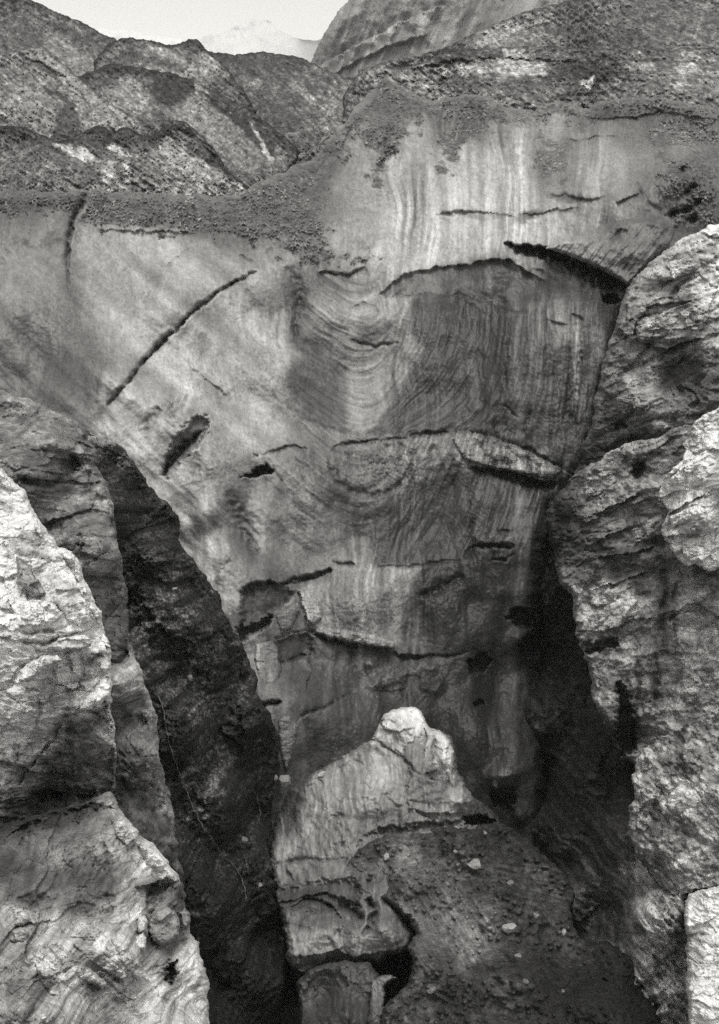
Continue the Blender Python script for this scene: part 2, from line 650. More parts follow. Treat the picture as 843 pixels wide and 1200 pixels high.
# ---- snow mountain far up the valley
fl = Field(crest([(-300, 52), (-100, 48), (60, 40), (120, 33), (150, 36), (190, 43), (225, 45), (262, 38), (283, 27), (297, 22), (315, 24), (330, 36), (343, 43), (356, 46), (372, 47), (400, 40), (520, 20), (700, -10)], 130),
           2.0, [(200, 40, 3300), (200, 120, 2700), (300, 30, 3100), (300, 110, 2700), (600, 40, 3000)],
           [(200, 50, 236), (150, 45, 238), (297, 30, 222), (320, 40, 222), (340, 50, 228), (270, 50, 230), (362, 48, 150)], rough=(1.0, 12), seed=3)
ridge_noise(fl, 260, 32, 3)
n = fbm(fl.U / 26, fl.V / 9, 4, 0.6, 71)
fl.T = np.clip(fl.T - 14 * np.clip(n - 0.1, 0, 1), 60, 245)
fl.region([(352, 45), (360, 43), (374, 45), (378, 51), (366, 51), (352, 50)], tone=120, soft=2.5)
tag(build(fl, 'mountain', M_SNOW, ((5, 100), (20, 400)), E=0.95), 'pale snow covered mountain at the head of the valley', kind='structure')

# ---- grooved rock cliff at the top, right of the notch
fl = Field(crest([(361, 92), (364, 75), (370, 58), (378, 44), (386, 30), (396, 14), (415, -8), (470, -40), (900, -120)], 160),
           1.6, [(370, 70, 640), (400, 40, 600), (500, 40, 560), (600, 60, 500), (800, 0, 480), (450, 120, 560)],
           [(380, 60, 105), (400, 40, 128), (430, 55, 118), (460, 40, 122), (520, 40, 118), (450, 80, 100), (560, 30, 118), (420, 80, 112)], rough=(1.2, 9), seed=5)
ridge_noise(fl, 40, 4, 5)
sa = fl.X * math.cos(math.radians(62)) + fl.Z * math.sin(math.radians(62))
sb = -fl.X * math.sin(math.radians(62)) + fl.Z * math.cos(math.radians(62))
g = fbm(sa / 60, sb / 5.5, 5, 0.6, 15)
fl.D -= 2.0 * g
fl.T *= 1 + 0.22 * fbm(sa / 70, sb / 4, 5, 0.6, 16)
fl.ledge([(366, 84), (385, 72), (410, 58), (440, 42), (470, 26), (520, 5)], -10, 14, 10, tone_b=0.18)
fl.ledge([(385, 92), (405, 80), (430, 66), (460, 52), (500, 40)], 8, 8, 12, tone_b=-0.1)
fl.lip(14, 40)
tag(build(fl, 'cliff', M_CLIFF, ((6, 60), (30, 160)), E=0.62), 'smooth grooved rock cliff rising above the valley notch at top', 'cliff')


def ice_ridge(name, cr, bottom, dpts, tpts, label, seed, dark=None, step=1.5, streak=None, features=None, lipr=(4, 3), deb=0.55, E=0.6, cat='ice ridge', noise=(9, 0.8), group='dirt covered ice ridges behind the glacier front', mat=None, edge=(1.6, 9), marks=None, slope=38):
    fl = Field(crest(cr, bottom), step, dpts, tpts, rough=edge, seed=seed, warp=3.0, tsoft=14)
    ridge_noise(fl, noise[0], noise[1], seed)
    fl.crisp = 2.2
    U, V = fl.U, fl.V
    if streak:
        ang, amt = streak
        c, s = math.cos(math.radians(ang)), math.sin(math.radians(ang))
        a, b = U * c + V * s, -U * s + V * c
        n = fbm(a / 45, b / 3.2, 4, 0.6, seed + 7)
        fl.T *= 1 + amt * n
        fl.D -= 0.15 * n
    # dirt caught along the crest, melting out in patches below it
    if dark:
        width, tone = dark
        nn = fbm(U / 16, V / 11, 5, 0.6, seed + 8)
        k = sstep(0.85, 0.35, fl.sdf / (1.35 * width) + 0.55 * nn)
        fl.T += (tone - fl.T) * k
        fl.B = np.maximum(fl.B, k)
    n = fbm(U / 5, V / 3.5, 4, 0.65, seed + 12)
    fl.T = 112 * (fl.T / 112) ** 1.9 * (1 + 0.15 * n)
    fl.D -= 0.2 * noise[1] * n
    pt = fbm(U / 13, V / 8, 5, 0.65, seed + 22)
    fl.T *= 0.97 + 0.12 * sstep(-0.05, 0.12, pt - 0.2)
    fl.T *= 1 - 0.09 * sstep(0.1, 0.25, -pt - 0.1)
    gl = fbm(U / 3.2, V / 16, 4, 0.6, seed + 25)
    fl.D -= 0.15 * noise[1] * gl
    fl.T *= 1 + 0.06 * gl
    fl.B = np.maximum(fl.B, deb)
    if features:
        features(fl)
    if marks:
        for (pp, tt, ss) in marks:
            fl.region(pp, tone=tt, soft=ss, mix=0.8)
    spk = fbm(U / 2.6, V / 2.2, 3, 0.7, seed + 31)
    fl.T *= 1 + 0.18 * spk
    cd, sd_ = math.cos(math.radians(slope)), math.sin(math.radians(slope))
    qa, qb = U * cd + V * sd_ + 3 * pnoise(U / 20, V / 20, seed), -U * sd_ + V * cd + 3 * pnoise(U / 22, V / 22, seed + 1)
    ln = fbm(qa / 40, qb / 3.0, 4, 0.65, seed + 33)
    fl.T *= 1 + 0.16 * ln
    fl.D -= 0.5 * noise[1] * ln
    fr = fbm(U / 7, V / 5, 5, 0.68, seed + 35)
    fl.D -= 0.6 * noise[1] * np.abs(fr)
    fl.T *= 1 - 0.24 * sstep(0.35, 0.6, fr) + 0.16 * sstep(0.3, 0.5, -fr)
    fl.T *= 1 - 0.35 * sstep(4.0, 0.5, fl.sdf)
    fl.lip(*lipr)
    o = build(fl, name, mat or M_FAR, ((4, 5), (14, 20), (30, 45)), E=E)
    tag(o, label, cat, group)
    return fl


# ---- dome on the far left and the hill beside it
def f1(fl):
    fl.stroke([(19, 52), (45, 42), (75, 35)], 6, 0.82)
    fl.stroke([(125, 50), (132, 57), (140, 62)], 2.2, 1.35)
    fl.groove([(30, 35), (60, 45), (95, 62), (120, 80)], 1.5, 7)
    fl.region([(55, 35), (75, 45), (70, 60), (50, 50)], tone=140, soft=8, mix=.6)


ice_ridge('ice_ridge', [(-150, -60), (-40, -32), (0, -18), (30, -4), (55, 8), (76, 18), (92, 24), (107, 32), (122, 40), (135, 46), (150, 58), (170, 80), (200, 100)], 160,
          [(20, 20, 330), (100, 40, 320), (60, 100, 270), (140, 90, 270)],
          [(30, 30, 108), (60, 40, 125), (100, 45, 112), (70, 55, 128), (110, 70, 122), (120, 50, 105), (90, 75, 126)],
          'rounded grey ice dome at the far left edge against the sky', 11, marks=[([(44, 22), (80, 30), (100, 42), (118, 56), (100, 52), (70, 38)], 88, 5), ([(60, 62), (100, 66), (124, 62), (110, 78), (70, 82)], 138, 7), ([(20, 30), (40, 34), (55, 50), (30, 58)], 96, 8)], dark=(8, 100), features=f1)


def f2(fl):
    fl.stroke([(180, 52), (196, 62), (212, 70)], 4.5, 1.35)
    fl.stroke([(236, 62), (250, 75), (266, 90)], 5, 1.3)
    fl.stroke([(222, 75), (228, 90)], 3, 1.25)
    fl.region([(205, 50), (225, 46), (236, 50), (232, 58), (212, 58)], tone=82, soft=4)
    fl.stroke([(140, 62), (165, 66), (195, 70)], 5, 0.85)


ice_ridge('ice_ridge', [(110, 70), (128, 50), (140, 46), (152, 43), (166, 46), (182, 49), (197, 52), (203, 53), (212, 50), (222, 46), (230, 46), (235, 50), (240, 57), (252, 66), (268, 82), (285, 105), (300, 130)], 170,
          [(150, 60, 290), (220, 50, 280), (260, 90, 250), (180, 100, 250)],
          [(150, 60, 110), (180, 60, 132), (200, 65, 125), (225, 60, 112), (240, 75, 135), (190, 85, 128), (260, 95, 118), (160, 75, 120)],
          'jagged ice crest with a dark knob in the middle distance below the snow mountain', 13, marks=[([(188, 56), (204, 62), (216, 72), (208, 74), (192, 64)], 165, 2.5), ([(160, 54), (176, 56), (196, 70), (184, 76), (164, 66)], 140, 6), ([(232, 60), (244, 70), (264, 92), (252, 92), (238, 76)], 158, 4), ([(140, 60), (180, 66), (212, 76), (206, 80), (170, 74), (142, 68)], 98, 3)], dark=(5, 95), features=f2)


# ---- debris-filled valley between the ridges and the big ice peak
def f3(fl):
    n = fbm(fl.U / 14, fl.V / 7, 5, 0.6, 33)
    fl.T *= 1 + 0.2 * n
    c, s = math.cos(math.radians(48)), math.sin(math.radians(48))
    a, b = fl.U * c + fl.V * s, -fl.U * s + fl.V * c
    n = fbm(a / 30, b / 4, 4, 0.6, 36)
    k = sstep(320, 345, fl.U) * sstep(70, 95, fl.V)
    fl.T *= 1 + 0.22 * n * k
    fl.D -= 1.2 * n * k
    fl.ledge([(305, 212), (330, 200), (360, 180), (395, 150), (425, 118), (450, 95)], -1.5, 10, 3, tone_b=0.15)
    fl.stroke([(345, 95), (362, 110), (372, 122)], 3, 1.3)
    fl.stroke([(378, 125), (395, 130)], 8, 1.12)
    fl.groove([(300, 66), (330, 75), (360, 85)], 3, 5, tone=-0.2)
    fl.region([(250, 60), (300, 62), (360, 66), (360, 82), (300, 84), (255, 72)], mul=0.85, soft=5)


ice_ridge('moraine', [(225, 60), (240, 60), (255, 61), (275, 64), (295, 62), (305, 61), (330, 63), (345, 66), (358, 69), (366, 74), (380, 80), (400, 90), (430, 92), (470, 100), (500, 130)], 260,
          [(250, 62, 420), (360, 70, 420), (300, 100, 300), (400, 100, 260), (330, 150, 200), (300, 215, 150), (420, 150, 160)],
          [(260, 70, 102), (300, 70, 98), (340, 75, 104), (280, 95, 108), (330, 100, 105), (370, 100, 112), (400, 110, 118), (330, 140, 100), (360, 140, 108), (390, 135, 122), (300, 150, 102), (340, 170, 105), (300, 190, 108), (420, 110, 118), (330, 195, 112)],
          'dark debris filled trough running up towards the valley notch', 17, marks=[([(254, 62), (300, 63), (352, 68), (358, 80), (310, 78), (262, 74)], 84, 4), ([(290, 90), (310, 96), (300, 104), (286, 98)], 142, 4), ([(340, 94), (352, 98), (374, 124), (366, 122), (346, 104)], 135, 3), ([(382, 124), (396, 128), (392, 138), (380, 136)], 150, 3), ([(300, 112), (340, 128), (352, 150), (322, 140)], 86, 6), ([(396, 100), (430, 92), (424, 108), (398, 128)], 128, 6)], features=f3, deb=0.9, cat='moraine', noise=(10, 1.4), group=None)


def f4(fl):
    # bright melt strip and dark scarp
    fl.stroke([(228, 96), (240, 106), (252, 118), (268, 130), (282, 140)], 4, 1.38)
    fl.stroke([(290, 138), (300, 155), (310, 170), (320, 188)], 1.8, 1.5)
    fl.region([(218, 92), (240, 100), (268, 112), (300, 130), (335, 152), (350, 168), (330, 172), (300, 150), (265, 128), (235, 108)], tone=88, soft=5, mix=.8)
    fl.region([(175, 98), (212, 95), (222, 112), (205, 128), (180, 120)], tone=80, soft=6, mix=.85)
    fl.region([(200, 118), (240, 120), (285, 150), (315, 190), (295, 200), (250, 180), (215, 150)], tone=138, soft=8, mix=.7)
    n = fbm(fl.U / 4, fl.V / 4, 3, .6, 77)
    fl.T *= 1 + 0.16 * n
    fl.groove([(222, 100), (250, 122), (280, 145), (300, 168)], 1.2, 4, 2)
    fl.stroke([(127, 108), (150, 116), (175, 125)], 9, 1.12)


ice_ridge('ice_ridge', [(60, 120), (85, 95), (98, 86), (115, 80), (128, 75), (138, 74), (150, 77), (168, 80), (190, 84), (205, 86), (215, 90), (232, 97), (250, 106), (270, 116), (292, 128), (318, 148), (340, 164), (352, 178), (345, 196), (320, 215)], 250,
          [(140, 80, 220), (200, 90, 215), (260, 120, 190), (320, 160, 165), (200, 160, 170), (300, 210, 140), (100, 120, 200)],
          [(115, 88, 98), (137, 82, 92), (160, 85, 92), (150, 100, 138), (135, 95, 112), (170, 110, 128), (130, 115, 135), (165, 120, 138), (200, 105, 82), (215, 92, 90), (220, 130, 135), (250, 150, 140), (280, 180, 138), (300, 150, 95), (320, 165, 92), (310, 195, 118), (240, 170, 125), (270, 200, 115), (180, 140, 115)],
          'dark topped ice hump crossed by a bright melt strip sloping right', 19, marks=[([(118, 82), (138, 77), (165, 82), (205, 90), (200, 95), (165, 88), (138, 84)], 76, 3), ([(138, 92), (152, 90), (168, 100), (160, 112), (142, 108)], 150, 6), ([(116, 106), (150, 106), (160, 120), (140, 132), (124, 120)], 150, 5), ([(182, 98), (206, 94), (222, 104), (216, 122), (196, 126), (180, 114)], 74, 4), ([(224, 94), (234, 98), (246, 110), (240, 116), (230, 106)], 172, 2.5), ([(240, 108), (262, 124), (284, 144), (276, 146), (252, 128)], 160, 2.5), ([(232, 104), (252, 116), (286, 142), (316, 170), (330, 186), (318, 188), (290, 158), (256, 130)], 78, 3), ([(214, 120), (236, 124), (262, 146), (288, 178), (270, 190), (240, 168), (216, 142)], 150, 6), ([(290, 140), (300, 152), (312, 172), (321, 190), (316, 190), (304, 166), (294, 150)], 185, 1.6), ([(322, 170), (340, 182), (336, 198), (322, 194)], 138, 4)], dark=(7, 88), features=f4)


# ---- long pale slab slope at the left
def f5(fl):
    fl.region([(30, 55), (50, 55), (80, 80), (110, 108), (140, 130), (165, 145), (140, 150), (100, 130), (60, 90), (40, 72)], tone=142, soft=6, mix=.75)
    fl.stroke([(25, 62), (45, 75), (62, 80), (75, 92)], 3.5, 0.7)
    fl.stroke([(52, 102), (62, 108), (78, 110), (85, 120)], 2.5, 0.75)
    fl.region([(65, 130), (80, 120), (95, 140), (90, 165), (62, 160)], tone=96, soft=5, mix=.8)
    fl.groove([(75, 110), (85, 120), (92, 138)], 1.6, 5)
    fl.ledge([(20, 58), (40, 70), (62, 80), (85, 100), (110, 125)], 1.2, 10, 6)


ice_ridge('ice_ridge', [(-160, 70), (0, 62), (19, 58), (34, 54), (50, 55), (64, 66), (80, 79), (100, 98), (118, 112), (138, 126), (155, 136), (172, 142), (195, 140), (215, 142), (240, 160), (262, 190)], 240,
          [(20, 60, 190), (80, 80, 185), (150, 135, 165), (40, 130, 160), (120, 160, 145), (220, 160, 140)],
          [(30, 65, 130), (30, 90, 112), (60, 75, 135), (35, 120, 130), (60, 110, 118), (50, 135, 135), (90, 100, 148), (100, 130, 130), (130, 135, 138), (75, 145, 100), (130, 145, 125), (180, 148, 112), (210, 150, 108), (40, 145, 120)],
          'long pale diagonal ice slope with a dark hollow at its foot', 23, streak=(46, 0.10), marks=[([(44, 58), (62, 70), (84, 92), (118, 118), (152, 138), (140, 142), (104, 118), (70, 88), (44, 68)], 160, 4), ([(20, 58), (44, 72), (70, 86), (66, 92), (40, 78), (20, 66)], 92, 3), ([(52, 103), (70, 108), (86, 118), (92, 134), (84, 132), (74, 116), (54, 110)], 84, 2.5), ([(70, 128), (84, 122), (94, 140), (88, 164), (66, 160)], 88, 5), ([(22, 95), (48, 108), (66, 130), (60, 160), (40, 155), (22, 130)], 140, 8)], features=f5, lipr=(4, 3))


# ---- the ridge with three dark caps above the flat debris band
def f6(fl):
    fl.stroke([(20, 154), (45, 160), (64, 167)], 3, 0.8)
    fl.region([(60, 166), (75, 170), (95, 172), (115, 185), (105, 186), (85, 178)], tone=158, soft=3, mix=.8)
    fl.region([(122, 168), (140, 172), (155, 184), (140, 182)], tone=155, soft=3, mix=.8)
    fl.region([(190, 168), (215, 175), (250, 195), (285, 218), (275, 222), (235, 202), (200, 182)], tone=135, soft=5, mix=.6)
    fl.region([(225, 196), (250, 207), (288, 220), (280, 224), (245, 212)], tone=158, soft=3, mix=.7)
    for u in (118, 125, 134, 141, 148, 156):
        fl.groove([(u, 184), (u + 1, 200), (u + 2, 220)], 0.9, 3.2, tone=-0.12)
    fl.groove([(240, 187), (255, 197), (270, 207)], 1.0, 2, tone=-0.3)
    fl.region([(215, 163), (232, 162), (246, 182), (236, 186), (222, 176)], tone=95, soft=4, mix=.7)
    fl.stroke([(30, 215), (60, 217), (90, 219)], 3, 1.2)


ice_ridge('ice_ridge', [(-160, 150), (0, 147), (19, 148), (32, 150), (48, 157), (64, 165), (74, 164), (90, 158), (104, 151), (117, 146), (126, 151), (133, 155), (140, 151), (147, 148), (156, 152), (166, 158), (180, 158), (190, 151), (205, 146), (214, 144), (222, 150), (232, 160), (246, 178), (262, 196), (280, 212), (296, 222), (310, 235)], 270,
          [(20, 155, 140), (117, 150, 138), (210, 150, 135), (60, 215, 116), (150, 215, 116), (280, 220, 114)],
          [(30, 160, 88), (60, 172, 88), (117, 155, 78), (95, 165, 90), (147, 156, 80), (180, 160, 92), (30, 185, 108), (60, 195, 105), (90, 200, 108), (120, 205, 132), (140, 205, 128), (160, 195, 108), (190, 185, 122), (210, 205, 118), (240, 200, 128), (80, 215, 108), (205, 152, 108), (170, 210, 110)],
          'ice ridge with three dark peaked caps and streaked pale face', 29, marks=[([(20, 150), (44, 156), (66, 166), (58, 172), (30, 164)], 74, 2.5), ([(88, 161), (104, 153), (117, 148), (132, 156), (146, 150), (158, 156), (180, 161), (172, 170), (140, 166), (116, 160), (100, 170), (88, 170)], 68, 2.5), ([(62, 168), (78, 170), (98, 178), (114, 188), (100, 188), (80, 180)], 170, 2), ([(122, 168), (142, 174), (156, 184), (138, 182)], 165, 2), ([(214, 164), (232, 162), (248, 184), (236, 188), (220, 178)], 80, 3), ([(238, 184), (252, 192), (272, 208), (268, 212), (248, 198)], 66, 1.8), ([(222, 194), (250, 206), (286, 220), (278, 223), (244, 212)], 170, 2.2), ([(186, 170), (214, 176), (250, 196), (280, 218), (260, 218), (220, 196), (190, 182)], 140, 4), ([(94, 196), (112, 190), (120, 214), (96, 216)], 92, 5), ([(124, 188), (130, 186), (134, 216), (127, 218)], 150, 2.5), ([(143, 188), (150, 190), (154, 216), (146, 218)], 150, 2.5), ([(134, 190), (140, 190), (143, 214), (136, 214)], 88, 2)], dark=(9, 76), streak=(32, 0.10), features=f6, lipr=(4, 3), noise=(5, 0.8))


# ---- debris slopes at the upper right, one behind the other
def f7(fl):
    c, s = math.cos(math.radians(-14)), math.sin(math.radians(-14))
    a, b = fl.U * c + fl.V * s, -fl.U * s + fl.V * c
    n = fbm(a / 60, b / 6, 5, 0.6, 41)
    fl.T *= 1 + 0.15 * n
    fl.D -= 0.6 * n
    fl.stroke([(560, 52), (580, 40), (610, 30), (650, 25)], 4, 1.18)
    fl.stroke([(590, 36), (620, 28)], 2.5, 1.25)
    fl.stroke([(640, 36), (680, 38), (720, 42)], 5, 0.82)
    fl.stroke([(812, 45), (820, 30), (824, 20)], 2.5, 1.4)


ice_ridge('moraine', [(420, 82), (455, 72), (490, 66), (520, 56), (550, 42), (580, 28), (615, 14), (660, 2), (740, -12), (900, -20)], 140,
          [(480, 75, 330), (600, 30, 320), (800, 0, 320), (600, 80, 220), (800, 60, 200), (800, 90, 170)],
          [(500, 70, 112), (540, 55, 105), (570, 45, 122), (620, 35, 112), (700, 30, 106), (780, 30, 100), (640, 60, 110), (720, 60, 104), (790, 60, 108), (600, 60, 112), (680, 45, 100), (740, 45, 92)],
          'grey stony moraine slope filling the top right corner', 31, marks=[([(556, 52), (584, 38), (616, 28), (622, 32), (590, 42), (566, 56)], 140, 3), ([(640, 34), (690, 36), (724, 42), (700, 46), (650, 42)], 84, 4), ([(740, 30), (790, 34), (800, 44), (760, 44)], 88, 5)], features=f7, deb=1.0, cat='moraine', noise=(9, 1.8), group=None)


def f8(fl):
    # stepped terraces with dirt layers between dull white ice
    fl.ledge([(480, 82), (520, 72), (560, 68), (600, 68), (640, 70), (680, 72)], 1.6, 5, 9, tone_b=-0.15)
    fl.region([(505, 74), (530, 62), (560, 58), (590, 58), (590, 70), (560, 72), (530, 76)], tone=88, soft=3, mix=.8)
    fl.region([(515, 80), (545, 76), (590, 82), (560, 88), (520, 88)], tone=150, soft=3, mix=.7)
    fl.region([(588, 72), (612, 70), (640, 76), (636, 88), (600, 88), (585, 86)], tone=150, soft=3, mix=.75)
    fl.region([(625, 76), (640, 78), (655, 86), (640, 90), (628, 86)], tone=155, soft=3, mix=.7)
    fl.region([(640, 82), (680, 74), (735, 78), (740, 90), (700, 92), (650, 96), (635, 104)], tone=80, soft=4, mix=.85)
    fl.region([(682, 92), (698, 90), (692, 104), (682, 102)], tone=165, soft=2.5, mix=.85)
    fl.region([(735, 74), (770, 72), (768, 84), (745, 80)], tone=138, soft=4, mix=.7)
    fl.region([(790, 78), (815, 74), (822, 84), (800, 88)], tone=148, soft=3, mix=.7)
    fl.region([(785, 95), (805, 94), (812, 102), (790, 102)], tone=160, soft=2.5, mix=.7)
    fl.ledge([(735, 75), (755, 70), (780, 69), (810, 72), (840, 74)], 1.0, 4, 6, tone_b=-0.2)
    fl.region([(500, 88), (560, 90), (600, 92), (610, 104), (560, 106), (510, 100)], tone=100, soft=4, mix=.7)
    fl.region([(655, 110), (680, 100), (705, 108), (680, 118), (650, 122)], tone=92, soft=4, mix=.7)
    n = fbm(fl.U / 22, fl.V / 5, 5, 0.6, 47)
    fl.T *= 1 + 0.2 * n
    fl.D -= 0.4 * n


ice_ridge('ice_terrace', [(402, 116), (409, 100), (416, 89), (427, 82), (445, 78), (465, 79), (480, 78), (500, 71), (520, 64), (545, 58), (580, 55), (620, 54), (660, 55), (700, 57), (740, 56), (780, 58), (830, 56), (900, 54)], 170,
          [(400, 95, 180), (480, 85, 175), (600, 60, 185), (800, 60, 170), (450, 110, 140), (600, 110, 128), (800, 110, 112)],
          [(400, 100, 118), (425, 90, 120), (450, 85, 130), (480, 90, 128), (470, 100, 112), (500, 80, 120), (540, 70, 95), (550, 84, 140), (600, 78, 140), (560, 98, 98), (600, 100, 105), (580, 112, 118), (640, 100, 112), (640, 66, 108), (700, 66, 104), (700, 84, 85), (740, 95, 112), (780, 70, 105), (800, 84, 125), (780, 100, 112), (815, 100, 115), (720, 105, 118)],
          'terraced dirty ice with thin white layers above the bright ice wall', 37, marks=[([(508, 72), (540, 60), (590, 58), (592, 68), (560, 70), (530, 75)], 80, 2.5), ([(516, 80), (546, 76), (588, 83), (560, 87), (520, 87)], 165, 2), ([(590, 73), (612, 71), (638, 77), (634, 87), (602, 87)], 160, 2), ([(642, 84), (684, 75), (734, 79), (736, 89), (700, 91), (652, 95)], 74, 2.5), ([(684, 93), (698, 91), (690, 104), (683, 101)], 185, 1.5), ([(736, 74), (768, 72), (764, 82), (746, 79)], 150, 3), ([(792, 79), (814, 75), (822, 83), (800, 87)], 165, 2), ([(786, 95), (804, 94), (812, 101), (790, 101)], 175, 1.8), ([(448, 86), (470, 84), (488, 92), (466, 96)], 145, 4), ([(600, 96), (640, 92), (650, 104), (610, 108)], 92, 4)], features=f8, deb=0.9, cat='ice ridge', noise=(6, 0.9), group=None, lipr=(4, 3))

# ================================================================== GLACIER FRONT
ICE_CREST = [(-120, 224), (0, 223), (60, 224), (112, 222), (150, 225), (200, 227), (255, 229), (275, 226), (290, 221), (318, 206), (345, 196), (368, 184), (384, 164), (402, 144), (424, 118), (440, 102), (452, 92),
             (466, 99), (482, 108), (498, 116), (512, 119), (528, 113), (548, 110), (566, 112), (584, 120), (602, 128), (622, 130), (640, 124), (652, 118), (672, 122), (690, 128), (700, 120), (712, 116), (745, 114), (772, 112), (800, 120), (840, 126), (900, 128)]
ICE_D = [(20, 225, 97), (150, 225, 99), (290, 224, 103), (452, 95, 120), (380, 170, 110), (530, 115, 120), (640, 125, 118), (760, 118, 108), (840, 130, 104),
         (20, 265, 91), (150, 270, 93), (290, 280, 95), (20, 400, 86), (120, 470, 82.5), (200, 380, 88), (300, 330, 91), (230, 560, 83.5), (200, 500, 83), (280, 700, 83), (330, 850, 81),
         (345, 340, 94), (420, 400, 95), (420, 300, 97), (520, 250, 100), (460, 180, 108), (600, 180, 108), (520, 420, 93.5), (600, 300, 95.5), (680, 250, 96), (700, 330, 91), (740, 260, 93), (790, 230, 92), (640, 500, 91), (660, 420, 91),
         (600, 700, 89.5), (640, 800, 91), (500, 720, 88.5), (400, 760, 85.5), (400, 900, 83), (540, 900, 86.5), (600, 950, 87), (340, 1100, 80), (340, 1200, 77), (450, 1200, 76), (600, 1150, 84), (430, 600, 89), (520, 580, 90), (340, 600, 87), (300, 450, 89)]
